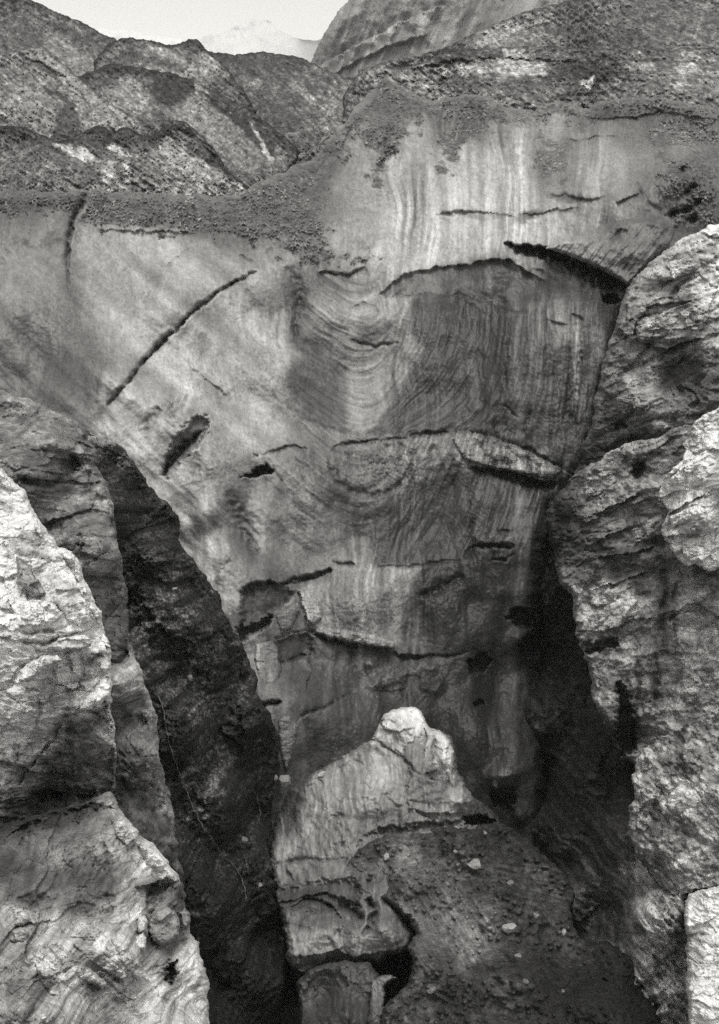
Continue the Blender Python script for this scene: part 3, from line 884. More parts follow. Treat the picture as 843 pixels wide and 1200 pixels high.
ICE_T = [(40, 235, 84), (40, 255, 105), (60, 262, 128), (40, 300, 132), (40, 340, 135), (40, 380, 118), (40, 420, 108), (40, 450, 108), (90, 440, 98), (88, 425, 88), (110, 410, 105), (130, 425, 130), (150, 400, 162), (140, 360, 160), (120, 330, 145), (90, 350, 122), (85, 320, 118), (60, 320, 136), (110, 480, 128), (120, 300, 140), (150, 240, 92), (200, 245, 95), (250, 250, 95), (270, 275, 105), (230, 260, 90), (170, 330, 158), (150, 285, 158), (120, 285, 155), (200, 290, 160), (230, 310, 150), (255, 320, 148), (190, 330, 145), (200, 350, 158), (170, 385, 168), (260, 380, 155), (300, 350, 165), (310, 330, 160), (270, 430, 142), (200, 410, 168), (215, 440, 178), (170, 470, 165), (140, 500, 165), (155, 520, 172), (180, 520, 160), (190, 460, 150), (250, 460, 168), (240, 470, 170), (300, 470, 165), (320, 430, 160), (325, 380, 165), (290, 500, 165), (270, 520, 158), (310, 510, 160), (225, 580, 160), (205, 575, 165), (240, 640, 168), (235, 605, 176), (225, 620, 165), (300, 600, 148), (310, 620, 158), (330, 590, 130), (275, 590, 118), (290, 640, 118), (270, 690, 165), (250, 680, 160), (340, 640, 122), (300, 660, 118), (270, 560, 130), (330, 560, 135), (290, 545, 150), (360, 560, 128), (335, 310, 150), (360, 330, 122), (400, 325, 130), (350, 370, 92), (345, 345, 85), (380, 360, 140), (400, 400, 135), (430, 390, 148), (430, 350, 155), (440, 370, 130), (460, 345, 160), (380, 420, 120), (360, 450, 100), (385, 460, 98), (410, 470, 140), (420, 440, 135), (450, 450, 118), (440, 480, 128), (420, 495, 140), (370, 490, 112), (360, 510, 128), (380, 505, 120), (410, 510, 135), (330, 240, 105), (350, 220, 98), (365, 260, 110), (330, 270, 112), (370, 215, 85), (385, 190, 88), (380, 240, 118), (400, 220, 138), (420, 190, 142), (430, 150, 128), (450, 120, 112), (452, 105, 92), (470, 120, 105), (430, 230, 150), (440, 270, 150), (400, 280, 148), (450, 300, 155), (400, 305, 130), (440, 200, 140), (460, 260, 168), (470, 200, 168), (490, 160, 160), (490, 230, 178), (500, 200, 160), (510, 260, 182), (540, 230, 180), (540, 180, 165), (525, 140, 112), (550, 130, 98), (560, 150, 118), (530, 160, 118), (580, 190, 168), (580, 150, 125), (620, 150, 150), (600, 220, 172), (640, 190, 128), (650, 210, 122), (660, 165, 138), (620, 230, 168), (690, 200, 158), (720, 190, 150), (700, 170, 150), (660, 140, 150), (700, 140, 138), (730, 128, 84), (760, 128, 86), (700, 130, 88), (780, 150, 110), (740, 160, 118), (760, 180, 130), (800, 165, 138), (815, 150, 100), (780, 200, 118), (760, 220, 112), (800, 210, 92), (730, 220, 135), (690, 240, 140), (770, 250, 108), (800, 240, 85), (660, 260, 160), (640, 265, 165), (610, 270, 172), (580, 280, 172), (540, 290, 178), (500, 300, 180), (480, 310, 175), (690, 270, 140), (710, 270, 118), (720, 290, 128), (750, 280, 118), (700, 290, 138), (680, 290, 140), (665, 285, 150), (735, 310, 118), (480, 335, 128), (500, 330, 112), (540, 325, 112), (580, 320, 96), (600, 330, 88), (620, 340, 105), (640, 330, 112), (660, 350, 130), (640, 370, 120), (680, 370, 132), (665, 390, 145), (700, 380, 110), (590, 345, 108), (610, 310, 150), (630, 315, 130), (500, 360, 82), (540, 365, 76), (580, 380, 82), (600, 400, 92), (560, 410, 86), (520, 400, 86), (490, 380, 100), (480, 400, 130), (470, 430, 132), (490, 440, 98), (540, 440, 85), (580, 440, 88), (620, 440, 95), (640, 420, 98), (660, 450, 88), (690, 440, 78), (500, 475, 82), (460, 490, 95), (540, 480, 84), (600, 470, 98), (640, 480, 82), (660, 500, 82), (600, 500, 100), (680, 490, 70), (570, 500, 92), (620, 510, 92), (450, 525, 122), (480, 530, 128), (540, 520, 138), (560, 530, 138), (600, 535, 130), (640, 550, 112), (580, 545, 120), (500, 550, 118), (430, 545, 130), (470, 560, 108), (420, 570, 130), (400, 545, 132), (440, 590, 118), (420, 585, 112), (480, 580, 95), (400, 600, 105), (530, 570, 78), (560, 590, 75), (600, 585, 92), (620, 590, 108), (540, 620, 74), (500, 600, 88), (580, 620, 70), (610, 605, 102), (490, 640, 76), (450, 630, 95), (450, 650, 98), (430, 620, 112), (400, 630, 125), (370, 620, 130), (380, 650, 138), (360, 640, 128), (610, 630, 92), (590, 645, 82), (560, 660, 62), (520, 660, 72), (430, 690, 152), (410, 680, 148), (400, 710, 148), (440, 720, 150), (380, 700, 138), (470, 690, 125), (460, 730, 142), (480, 740, 108), (500, 710, 88), (530, 700, 60), (570, 690, 60), (545, 730, 65), (605, 680, 86), (620, 700, 76), (590, 720, 62), (620, 740, 92), (600, 760, 84), (560, 770, 55), (500, 770, 82), (450, 780, 92), (470, 800, 95), (430, 790, 98), (420, 770, 82), (400, 800, 88), (520, 820, 58), (560, 820, 50), (610, 800, 78), (600, 840, 88), (610, 880, 92), (590, 870, 80), (560, 880, 50), (540, 860, 52), (450, 830, 72), (420, 840, 82), (400, 860, 92), (600, 920, 88), (575, 950, 65), (340, 1165, 30), (450, 1190, 30), (560, 1150, 40), (330, 1060, 60), (310, 770, 125), (300, 755, 130), (315, 800, 122), (310, 820, 118), (340, 720, 95), (320, 705, 85), (300, 700, 78), (295, 725, 82), (330, 735, 128), (340, 765, 72), (370, 760, 95), (375, 745, 115), (350, 800, 78), (390, 765, 105), (400, 780, 98), (380, 785, 80), (350, 830, 90), (340, 850, 112), (345, 880, 120), (370, 860, 98), (360, 840, 95), (380, 830, 108), (330, 830, 112), (380, 900, 92)]  # dirt tones, with painted shade in the hollows and at the foot
ICE_OUT = ICE_CREST + [(900, 300), (820, 300), (770, 322), (745, 345), (735, 375), (725, 410), (716, 445), (706, 490), (694, 535), (672, 575), (650, 600), (640, 640), (634, 690), (630, 740), (634, 800), (638, 860), (640, 920), (636, 1000), (640, 1100), (640, 1270), (290, 1270), (250, 1000), (200, 900), (60, 700), (-120, 620)]
fi = Field(ICE_OUT, 1.3, ICE_D, ICE_T, soft=38, tsoft=11, rough=(2.6, 15), warp=2.0, seed=101, tpow=1.7)
U, V = fi.U, fi.V
fi.T = 125 * (fi.T / 125) ** 1.18
# large undulations
fi.D -= 0.9 * fbm(fi.X / 7, fi.Z / 9, 4, 0.5, 102)
fi.D -= 0.11 * fbm(fi.X / 1.6, fi.Z / 2.2, 4, 0.55, 103)
# tone panels with edges of their own: dirt stains, painted shade, lit faces
PANELS = [
    ([(513, 250), (530, 247), (560, 246), (580, 249), (602, 251), (600, 256), (570, 258), (540, 254)], 96, 2.5, 0.85),  # shade wedge painted under a thin overhang
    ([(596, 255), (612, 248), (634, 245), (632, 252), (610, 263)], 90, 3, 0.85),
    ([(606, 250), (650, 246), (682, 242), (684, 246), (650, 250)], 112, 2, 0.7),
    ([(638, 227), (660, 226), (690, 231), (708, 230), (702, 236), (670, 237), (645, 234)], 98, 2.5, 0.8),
    ([(640, 166), (662, 160), (676, 176), (672, 204), (650, 214), (630, 204)], 118, 8, 0.5),
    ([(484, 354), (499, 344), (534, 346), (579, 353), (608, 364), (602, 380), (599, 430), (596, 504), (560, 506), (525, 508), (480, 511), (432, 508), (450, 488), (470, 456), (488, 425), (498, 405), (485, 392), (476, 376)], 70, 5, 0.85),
    ([(440, 347), (455, 333), (475, 321), (510, 315), (552, 310), (560, 322), (555, 344), (520, 342), (495, 340), (470, 346)], 106, 3, 0.85),  # shade painted under the bright bulge
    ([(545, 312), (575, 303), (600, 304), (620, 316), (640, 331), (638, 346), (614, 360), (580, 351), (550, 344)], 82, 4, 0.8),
    ([(604, 366), (640, 368), (690, 372), (694, 420), (690, 520), (650, 532), (610, 520), (598, 500), (602, 420)], 88, 7, 0.7),
    ([(630, 338), (662, 344), (668, 400), (652, 402), (640, 372)], 132, 5, 0.7),
    ([(671, 368), (679, 370), (679, 470), (672, 472)], 135, 2.5, 0.7),
    ([(408, 330), (440, 350), (470, 352), (480, 372), (470, 420), (440, 470), (412, 500), (408, 440)], 148, 6, 0.7),
    ([(340, 425), (380, 432), (407, 428), (408, 504), (388, 500), (358, 478), (338, 452)], 90, 5, 0.75),
    ([(346, 318), (362, 322), (360, 400), (344, 408), (338, 370)], 92, 7, 0.7),  # shading of the upright recess, painted into the tone
    ([(548, 508), (585, 518), (625, 534), (662, 556), (650, 562), (600, 553), (552, 546), (528, 532)], 138, 5, 0.8),
    ([(385, 531), (402, 521), (440, 518), (490, 513), (540, 510), (528, 532), (500, 560), (470, 576), (430, 582), (402, 568), (390, 552)], 126, 4, 0.75),
    ([(482, 580), (520, 552), (556, 557), (600, 570), (650, 577), (640, 640), (600, 645), (550, 650), (545, 657), (440, 662), (436, 640), (404, 612), (440, 606), (470, 592)], 74, 6, 0.8),
    ([(594, 582), (622, 582), (624, 640), (600, 640)], 108, 6, 0.7),
    ([(395, 663), (440, 665), (492, 663), (480, 690), (470, 722), (466, 757), (430, 755), (395, 748), (365, 738), (352, 715), (350, 692), (385, 673)], 158, 5, 0.85),
    ([(492, 668), (545, 658), (640, 652), (632, 720), (600, 715), (565, 760), (562, 900), (540, 935), (520, 870), (500, 840), (472, 812), (500, 790), (540, 770), (500, 752), (490, 705)], 56, 9, 0.85),
    ([(585, 790), (620, 788), (624, 900), (588, 905)], 100, 8, 0.7),
    ([(598, 662), (626, 660), (626, 715), (604, 716)], 92, 6, 0.6),
    ([(284, 692), (300, 684), (326, 685), (344, 697), (332, 711), (312, 723), (284, 735)], 76, 2.5, 0.85),
    ([(325, 750), (345, 742), (362, 741), (366, 764), (345, 772), (326, 778)], 66, 2.5, 0.85),  # shade of the recess, painted into the tone
    ([(326, 780), (364, 768), (372, 800), (400, 815), (352, 840), (330, 820)], 80, 5, 0.7),
    ([(440, 300), (455, 262), (468, 210), (482, 165), (498, 150), (520, 200), (560, 195), (600, 215), (612, 262), (590, 285), (560, 300), (500, 312), (462, 322)], 182, 9, 0.6),
    ([(476, 150), (486, 150), (478, 210), (462, 270), (448, 305), (438, 306), (456, 240), (468, 190)], 186, 3, 0.6),
    ([(500, 150), (508, 152), (500, 215), (488, 290), (478, 312), (470, 312), (486, 240), (494, 190)], 142, 4, 0.55),
    ([(120, 278), (225, 276), (262, 300), (300, 318), (240, 352), (206, 380), (170, 420), (140, 455), (118, 470), (112, 400), (96, 340), (92, 300)], 162, 10, 0.5),
    ([(226, 366), (302, 322), (332, 330), (335, 400), (330, 450), (300, 500), (262, 470), (236, 430), (190, 480), (140, 505), (128, 478), (180, 418)], 168, 8, 0.5),
    ([(60, 430), (100, 408), (132, 425), (112, 470), (98, 500), (40, 465)], 90, 12, 0.7),
    ([(20, 350), (50, 360), (90, 400), (110, 445), (60, 470), (20, 460)], 108, 12, 0.5),
    ([(268, 572), (286, 574), (306, 640), (290, 660), (276, 620)], 112, 7, 0.7),
    ([(288, 576), (318, 572), (334, 600), (322, 645), (300, 640), (290, 610)], 155, 7, 0.6),
]
fi.crisp = 1.0
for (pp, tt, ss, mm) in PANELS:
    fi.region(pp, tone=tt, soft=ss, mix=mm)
fi.crisp = 1.0
# layers in the ice: broad and diagonal at the left, hanging in smiles in the middle, a curved fan at the right
sa = np.sqrt((U - 425) ** 2 + 30 ** 2) - 30
phi = V + np.where(U < 425, 0.86, 1.35) * sa
kmid = sstep(250, 300, V) * sstep(760, 640, V)
ban = fbm(phi / 34, U / 240, 3, 0.5, 104)
fi.T *= 1 + 0.16 * ban * kmid * sstep(480, 420, U)
fi.D -= 0.20 * ban * kmid * sstep(520, 420, U)
fin = fbm(phi / 6.0 + 0.6 * pnoise(U / 25, V / 25, 12), U / 90, 4, 0.62, 105)
kfin = sstep(325, 365, U) * sstep(470, 430, U) * sstep(300, 340, V) * sstep(640, 600, V)
fi.T *= 1 + 0.20 * fin * kfin
fi.D -= 0.05 * fin * kfin
vv = V - 345
cfan = U + np.where(vv < 160, 0.0031 * np.clip(vv, 0, 160) ** 2 * np.clip(1.25 - (U - 470) / 150, 0.1, 1.2), 0) + np.where(vv >= 160, 0.42 * (vv - 165) * np.clip(1.2 - (U - 470) / 200, 0.1, 1.2), 0)
fan = fbm(cfan / 3.6 + 0.5 * pnoise(U / 18, V / 30, 14), V / 75, 4, 0.62, 125)
kfan = sstep(440, 480, U) * sstep(345, 365, V) * sstep(680, 640, V) + 0.0
fi.T *= 1 + 0.27 * fan * kfan
fi.D -= 0.07 * fan * kfan
# vertical melt streaks
stv = fbm(U / 5.5 + 2 * pnoise(U / 60, V / 60, 3), V / 150, 4, 0.6, 106)
kst = 0.35 + 0.65 * np.clip(sstep(430, 470, U) * sstep(760, 690, U) + sstep(560, 700, V) * sstep(350, 420, U), 0, 1)
kst = kst * np.clip(0.35 + 0.9 * fbm(U / 60, V / 90, 3, 0.5, 121), 0.1, 1.3)
fi.T *= 1 + 0.30 * stv * kst
stv2 = fbm(U / 15 + 0.5 * pnoise(U / 50, V / 80, 6), V / 280, 3, 0.55, 141)
fi.T *= 1 + 0.20 * stv2 * np.clip(sstep(430, 470, U) * sstep(760, 690, U) * sstep(130, 180, V) + sstep(560, 640, V), 0, 1)
fi.D -= 0.09 * stv * kst
# pocked, knobbly surface
f1_, f2_, cid = worley(fi.X / 0.75, fi.Z / 0.95, 5)
kp = sstep(-0.15, 0.35, fbm(U / 55, V / 55, 3, 0.5, 107)) * 0.8 + 0.2
fi.D += 0.07 * (f1_ - 0.4) * kp
fi.T *= 1 + 0.06 * (cid - 0.5) * kp
rx, ry = U + 2.2 * fbm(U / 8, V / 8, 3, .6, 126), V + 2.2 * fbm(U / 8, V / 8, 3, .6, 127)
g1, g2, gc = worley(rx / 5.2, ry / 6.2, 8)
ret = sstep(0.22, 0.03, g2 - g1)
kret = 0.12 + 0.0 * U
for (a_, b_, r1, r2, w_) in ((450, 545, 60, 34, 1.0), (660, 480, 32, 60, 0.9), (430, 715, 70, 50, 0.7), (470, 795, 60, 24, 0.9), (370, 330, 50, 20, 0.4), (250, 540, 50, 40, 0.5), (540, 545, 60, 30, 0.6), (310, 440, 40, 60, 0.4), (520, 700, 40, 30, 0.5), (400, 880, 40, 40, 0.6), (60, 380, 40, 40, 0.6), (360, 590, 40, 60, 0.5)):
    kret = np.maximum(kret, w_ * np.exp(-((U - a_) / r1) ** 2 - ((V - b_) / r2) ** 2))
fi.T *= 1 - 0.30 * ret * kret + 0.14 * (gc - 0.5) * kret
fi.D += 0.10 * ret * kret
mott = fbm(U / 9, V / 9, 5, 0.65, 108)
fi.T *= 1 + 0.06 * mott
gr = fbm(U / 2.4, V / 4.2, 3, 0.7, 118)
fi.T *= 1 + 0.07 * gr
fi.D -= 0.03 * gr
# dirt dots
pep = fbm(U / 2.6, V / 2.6, 2, 0.5, 109)
fi.T *= 1 - 0.14 * sstep(0.45, 0.8, pep + 0.35 * fbm(U / 60, V / 60, 3, 0.5, 110))

# --- stones and dirt lying on the ice
nd = fbm(U / 20, V / 13, 5, 0.62, 111)


def dirt(poly, tone, soft, amt=1.0, thr=0.0, deb=1.0):
    s = sdf_poly(fi.Uw, fi.Vw, poly)
    k = sstep(-soft * 0.35, soft * 0.35, s + soft * 1.5 * (nd - thr)) * amt
    fi.T += (tone - fi.T) * k
    fi.B = np.maximum(fi.B, k * deb)


dirt([(-120, 216), (100, 216), (100, 246), (60, 246), (20, 250), (-120, 250)], 80, 5, 0.9)
dirt([(98, 216), (300, 216), (345, 192), (380, 172), (390, 190), (372, 235), (365, 265), (335, 285), (300, 282), (270, 275), (225, 268), (170, 268), (118, 268), (95, 262)], 90, 8, 0.9)
dirt([(386, 165), (425, 118), (452, 88), (480, 105), (500, 120), (492, 140), (472, 170), (450, 200), (446, 226), (436, 220), (438, 180), (424, 160), (396, 190)], 88, 12, 0.85, 0.25)
dirt([(352, 205), (388, 180), (392, 205), (375, 260), (400, 300), (440, 303), (380, 316), (340, 300), (318, 292)], 90, 12, 0.75, 0.25)
dirt([(518, 118), (550, 108), (590, 120), (600, 140), (575, 150), (560, 158), (545, 175), (525, 200), (512, 205), (516, 170), (522, 140)], 84, 11, 0.85, 0.2)
dirt([(632, 160), (655, 158), (672, 170), (670, 200), (655, 215), (635, 212), (624, 190)], 92, 11, 0.75, 0.35)
dirt([(690, 118), (712, 115), (772, 112), (776, 128), (740, 136), (690, 140), (684, 136)], 82, 2.5, 0.95, deb=0.5)
dirt([(745, 150), (790, 135), (840, 128), (840, 175), (800, 172), (770, 178), (750, 165)], 95, 9, 0.7, 0.2)
dirt([(780, 190), (840, 170), (840, 270), (795, 262), (775, 230)], 88, 10, 0.7, 0.1)
crest_d = sstep(26, 4, fi.sdf + 12 * fbm(U / 15, V / 9, 5, .65, 140)) * sstep(300, 250, V) * sstep(430, 500, U)
fi.T += (92 - fi.T) * crest_d * 0.8
fi.B = np.maximum(fi.B, crest_d)
# pale ice lumps poking out of the dirt
lp = worley(U / 5.0, V / 5.5, 9)
lump = sstep(0.42, 0.22, lp[0] + 0.12 * fbm(U / 2.5, V / 2.5, 3, .6, 128)) * (lp[2] > 0.52)
lf = fbm(U / 3.4 + 0.4 * pnoise(U / 9, V / 9, 2), V / 2.6, 4, 0.72, 131) + 0.5 * fbm(U / 22, V / 16, 3, .5, 132)
lump = sstep(0.38, 0.62, lf)
kk = lump * sstep(0.3, 0.8, fi.B) * sstep(200, 215, V + 0.0 * U) 
kk2 = lump * sstep(0.2, 0.7, fi.B) * sstep(380, 400, U)
kl = np.maximum(kk, kk2)
fi.T += (160 - fi.T) * kl * 0.85 * np.clip(0.6 + fbm(U / 40, V / 30, 3, .5, 129), 0, 1)
fi.D -= 0.35 * kl
fi.D -= 0.22 * fi.B * fbm(U / 5, V / 5, 4, 0.6, 112)

# --- crevasses and ledges
fi.groove([(304, 317), (296, 321), (285, 326), (265, 338), (245, 352), (225, 368), (212, 382), (204, 391)], 1.9, 1.1, 3.2, 0.45, 0.12, tone=-0.2)
fi.ledge([(204, 391), (225, 368), (245, 352), (265, 338), (285, 326), (302, 319)][::-1], 0.5, 9, 16)
fi.groove([(204, 387), (192, 400), (178, 415), (165, 430), (150, 448), (138, 462), (126, 476)], 2.2, 1.1, 3.8, 0.12, 0.45, tone=-0.2)
fi.ledge([(204, 388), (178, 415), (150, 448), (128, 474)], -0.6, 14, 8)
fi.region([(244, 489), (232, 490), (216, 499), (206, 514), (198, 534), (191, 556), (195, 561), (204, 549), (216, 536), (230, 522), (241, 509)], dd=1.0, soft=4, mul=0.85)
fi.groove([(192, 558), (199, 545), (210, 530), (224, 518), (238, 504)], 2.6, 6, 2.2, 0.15, 0.3, tone=-0.3)
fi.bump(218, 503, 8, 3.5, -45, 1.2)
fi.stroke([(188, 478), (175, 495), (165, 508)], 7, 0.66)
fi.groove([(188, 478), (175, 495), (165, 508)], 0.9, 7)
fi.ledge([(243, 430), (225, 452), (205, 475), (192, 492)], 0.7, 10, 6)
fi.ledge([(222, 428), (238, 440), (252, 452), (268, 464)], 0.35, 12, 8)
fi.groove([(104, 224), (97, 240), (88, 254), (83, 275), (80, 305), (82, 340)], 1.6, 1.4, 4.0, 0.05, 0.6, tone=-0.2)
fi.groove([(82, 320), (86, 345), (92, 365)], 0.6, 7, tone=-0.15)
fi.ledge([(112, 269), (150, 270), (195, 270), (235, 274)], 0.5, 4, 8)
fi.groove([(182, 312), (194, 313), (204, 305), (214, 295), (224, 292)], 0.8, 1.4, tone=-0.2)
fi.groove([(280, 300), (295, 306), (306, 316)], 0.9, 2.0, tone=-0.2)
fi.groove([(312, 290), (320, 305), (335, 315), (347, 330), (351, 352), (347, 380), (346, 402)], 1.1, 7, 5, 0.3, 0.3, tone=-0.15)
fi.groove([(346, 378), (349, 392), (346, 404)], 0.8, 5, tone=-0.2)
fi.groove([(375, 318), (395, 322), (412, 321), (425, 314)], 0.7, 2.2, tone=-0.25)
fi.ledge([(375, 318), (395, 322), (412, 321), (428, 312)], 0.6, 8, 10)
# hanging dark layers
fi.stroke([(300, 440), (325, 465), (350, 485), (375, 498), (405, 505), (425, 505)], 3.0, 0.66)
fi.stroke([(330, 440), (345, 465), (365, 485), (395, 500)], 9, 0.86)
fi.stroke([(352, 395), (375, 405), (400, 414)], 2.2, 0.75)
fi.stroke([(345, 405), (370, 418), (395, 428), (412, 432)], 2.2, 0.8)
fi.groove([(408, 397), (425, 403), (440, 405), (455, 403), (468, 402)], 0.8, 1.6, tone=-0.4)
fi.region([(412, 385), (428, 368), (440, 372), (446, 388), (430, 396)], tone=92, soft=5, mix=.6)
fi.groove([(409, 362), (425, 356), (438, 360), (443, 372)], 0.6, 1.5, tone=-0.2)
# hollow under the bright bulge and its dirty lower lip
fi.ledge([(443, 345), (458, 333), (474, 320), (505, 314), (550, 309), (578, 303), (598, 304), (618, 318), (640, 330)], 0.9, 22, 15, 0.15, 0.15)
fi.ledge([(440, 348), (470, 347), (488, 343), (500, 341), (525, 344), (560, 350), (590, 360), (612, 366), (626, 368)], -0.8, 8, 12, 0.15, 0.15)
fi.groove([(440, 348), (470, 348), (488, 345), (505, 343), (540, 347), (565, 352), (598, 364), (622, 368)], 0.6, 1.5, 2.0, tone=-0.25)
# fan of dirty layers
fi.groove([(598, 366), (596, 400), (592, 440), (590, 470)], 0.6, 1.8, tone=-0.15)
fi.stroke([(601, 370), (599, 410), (596, 450)], 2.0, 1.25)
fi.stroke([(554, 440), (540, 460), (528, 480)], 5, 0.75)
fi.groove([(683, 398), (680, 420), (676, 460), (672, 500)], 0.8, 2.2, tone=-0.2)
fi.groove([(668, 395), (668, 440), (664, 480), (662, 510)], 0.5, 2.0, tone=-0.2)
fi.stroke([(655, 340), (656, 375), (662, 410)], 5, 1.22)
fi.stroke([(674, 370), (676, 420), (674, 470)], 3, 1.3)
fi.groove([(636, 375), (650, 378), (666, 383)], 0.7, 1.3, tone=-0.3)
fi.groove([(668, 368), (678, 372), (684, 377)], 0.9, 1.7, tone=-0.3)
fi.groove([(622, 314), (632, 317), (642, 322), (655, 330)], 0.9, 2.0, tone=-0.25)
fi.groove([(664, 482), (674, 492), (680, 502)], 0.9, 2.2, tone=-0.3)
fi.groove([(622, 480), (618, 495), (612, 510)], 0.5, 2, tone=-0.2)
fi.groove([(588, 475), (600, 484), (608, 490)], 0.5, 1.3, tone=-0.2)
# thin overhangs on the bright wall
fi.ledge([(512, 250), (530, 249), (560, 247), (580, 250), (602, 253), (625, 250), (650, 246), (680, 243)], 0.5, 10, 6, 0.1, 0.25)
fi.groove([(516, 250), (540, 249), (556, 248)], 0.5, 2.0, 4.2, 0.3, 0.1)
fi.groove([(598, 253), (612, 249), (630, 246)], 0.7, 2.5, 5.0, 0.3, 0.3)
fi.ledge([(636, 226), (655, 228), (672, 230), (690, 233), (706, 231)], 0.5, 8, 5, 0.15, 0.15)
fi.ledge([(655, 163), (680, 164), (700, 160), (722, 158), (745, 157)], 0.5, 8, 4, 0.15, 0.15, tone_b=-0.25)
fi.ledge([(684, 139), (710, 139), (745, 136), (776, 130), (800, 134), (830, 140)], 0.5, 8, 5, 0.1, 0.1, tone_b=0.15)
fi.ledge([(722, 238), (735, 232), (748, 226)], 0.8, 5, 4, tone_b=-0.3)
fi.groove([(745, 212), (748, 225), (760, 238), (775, 250)], 0.7, 4, tone=-0.15)
for (cu, cv, r) in ((800, 198, 4), (806, 226, 4), (812, 218, 3), (790, 250, 4), (804, 246, 5), (818, 236, 4), (812, 256, 4)):
    fi.bump(cu, cv, r * 1.4, r * 0.8, -30, -1.3, tone=-0.3)
# big dark slot right, part of its shade painted by tone
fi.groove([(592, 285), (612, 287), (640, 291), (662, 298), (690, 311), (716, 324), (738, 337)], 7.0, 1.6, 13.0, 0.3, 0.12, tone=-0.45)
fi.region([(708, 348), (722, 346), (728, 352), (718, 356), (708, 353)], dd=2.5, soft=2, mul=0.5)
# middle ledge
fi.groove([(384, 531), (392, 525), (402, 521), (414, 518), (430, 518), (442, 520)], 1.3, 1.5, 3.0, 0.3, 0.3, tone=-0.3)
fi.groove([(480, 513), (500, 508), (514, 508), (526, 509)], 1.4, 2.6, 1.8, 0.3, 0.2, tone=-0.35)
fi.groove([(414, 519), (440, 516), (480, 513)], 0.7, 1.6, tone=-0.2)
fi.ledge([(400, 523), (440, 517), (480, 514), (510, 509), (548, 506), (575, 513), (600, 521), (625, 532), (650, 545), (668, 556)], -1.5, 10, 26, 0.15, 0.05)
fi.groove([(604, 520), (622, 528), (640, 538), (660, 548)], 1.0, 1.6, 1.2, tone=-0.3)
fi.groove([(551, 547), (576, 550), (602, 556), (628, 563), (654, 567)], 3.4, 1.2, 6.5, 0.4, 0.1, tone=-0.3)
fi.ledge([(550, 547), (576, 553), (604, 560), (650, 568)], 0.8, 12, 18)
# swirl in the middle
fi.groove([(385, 530), (388, 548), (395, 565), (412, 577), (432, 582), (455, 578), (474, 562), (486, 545)], 0.8, 5, 3, 0.2, 0.3, tone=-0.3)
fi.stroke([(386, 570), (405, 590), (430, 602), (455, 596), (480, 572)], 5, 0.78)
fi.stroke([(395, 545), (398, 560), (412, 572)], 3, 0.8)
fi.stroke([(405, 598), (430, 608), (460, 600)], 2.5, 0.75)
# small cracks left of the middle
fi.groove([(308, 533), (316, 530), (326, 527), (336, 524), (348, 523), (362, 527)], 1.4, 1.6, 2.6, 0.2, 0.3, tone=-0.35)
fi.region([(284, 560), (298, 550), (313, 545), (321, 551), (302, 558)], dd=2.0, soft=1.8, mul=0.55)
fi.ledge([(284, 561), (302, 556), (322, 551)], -0.5, 6, 14)
fi.groove([(296, 533), (303, 535)], 1.0, 2.0, tone=-0.3)
fi.groove([(320, 545), (326, 556), (334, 570)], 0.5, 1.6, tone=-0.2)
fi.groove([(232, 530), (230, 550), (232, 575)], 0.7, 5, tone=-0.2)
fi.groove([(268, 575), (276, 600), (292, 635), (302, 650)], 1.3, 9, tone=-0.15)
fi.groove([(276, 640), (270, 655), (258, 672)], 0.5, 2, tone=-0.15)
fi.bump(310, 605, 16, 30, -12, 1.0)
fi.bump(238, 605, 12, 16, 20, 0.8)
fi.ledge([(276, 640), (262, 662), (250, 680)], 0.8, 8, 5)
# broken blocks, lower left
fi.groove([(328, 683), (346, 680), (366, 676), (382, 669), (389, 669)], 1.7, 2.6, 2.2, 0.35, 0.05, tone=-0.45)
fi.groove([(390, 657), (402, 661), (418, 663)], 1.2, 2.2, 1.8, 0.1, 0.3, tone=-0.35)
fi.groove([(284, 690), (300, 681), (326, 683)], 0.9, 2, tone=-0.25)
fi.ledge([(280, 694), (300, 682), (345, 682), (388, 670)], 1.2, 8, 14)
fi.region([(284, 692), (300, 684), (326, 685), (344, 697), (332, 710), (312, 722), (284, 734)], dd=0.5, soft=5)
fi.groove([(334, 704), (345, 697)], 1.0, 2.0, tone=-0.4)
fi.stroke([(318, 722), (334, 710), (348, 699)], 1.6, 1.35)
fi.region([(278, 738), (300, 732), (320, 720), (316, 732), (296, 742), (281, 752)], dd=1.2, soft=3, mul=0.7)
fi.ledge([(280, 752), (298, 742), (318, 731)], -0.8, 4, 18)
fi.region([(325, 750), (345, 742), (362, 741), (366, 764), (345, 772), (326, 778)], dd=0.5, soft=5)
fi.ledge([(326, 750), (345, 742), (362, 740), (374, 744)], -0.7, 4, 8)
fi.groove([(326, 778), (345, 771), (364, 766)], 1.0, 2.2, tone=-0.25)
fi.ledge([(326, 779), (345, 772), (364, 767)], -0.7, 4, 14)
fi.ledge([(348, 690), (355, 705), (360, 722), (362, 738)], 0.9, 14, 5)
fi.groove([(362, 739), (385, 748), (410, 754), (436, 758), (460, 763)], 1.4, 2.0, 2.6, 0.1, 0.3, tone=-0.3)
fi.ledge([(370, 743), (410, 755), (460, 764), (500, 770)], 1.2, 16, 8)
fi.groove([(468, 774), (485, 771), (500, 769), (530, 768), (552, 764)], 0.9, 1.8, tone=-0.25)
fi.groove([(298, 832), (312, 827), (330, 822)], 1.6, 2.5, 2.0, tone=-0.35)
fi.ledge([(300, 831), (314, 827), (330, 822)], -0.5, 3, 12)
fi.groove([(348, 845), (362, 834), (380, 830), (398, 820)], 0.8, 2.0, tone=-0.25)
fi.ledge([(352, 842), (366, 834), (382, 829), (398, 820), (420, 812)], -0.7, 4, 14)
fi.ledge([(362, 770), (364, 790), (358, 810)], -0.5, 8, 5)
fi.bump(425, 700, 40, 38, 0, 1.6)
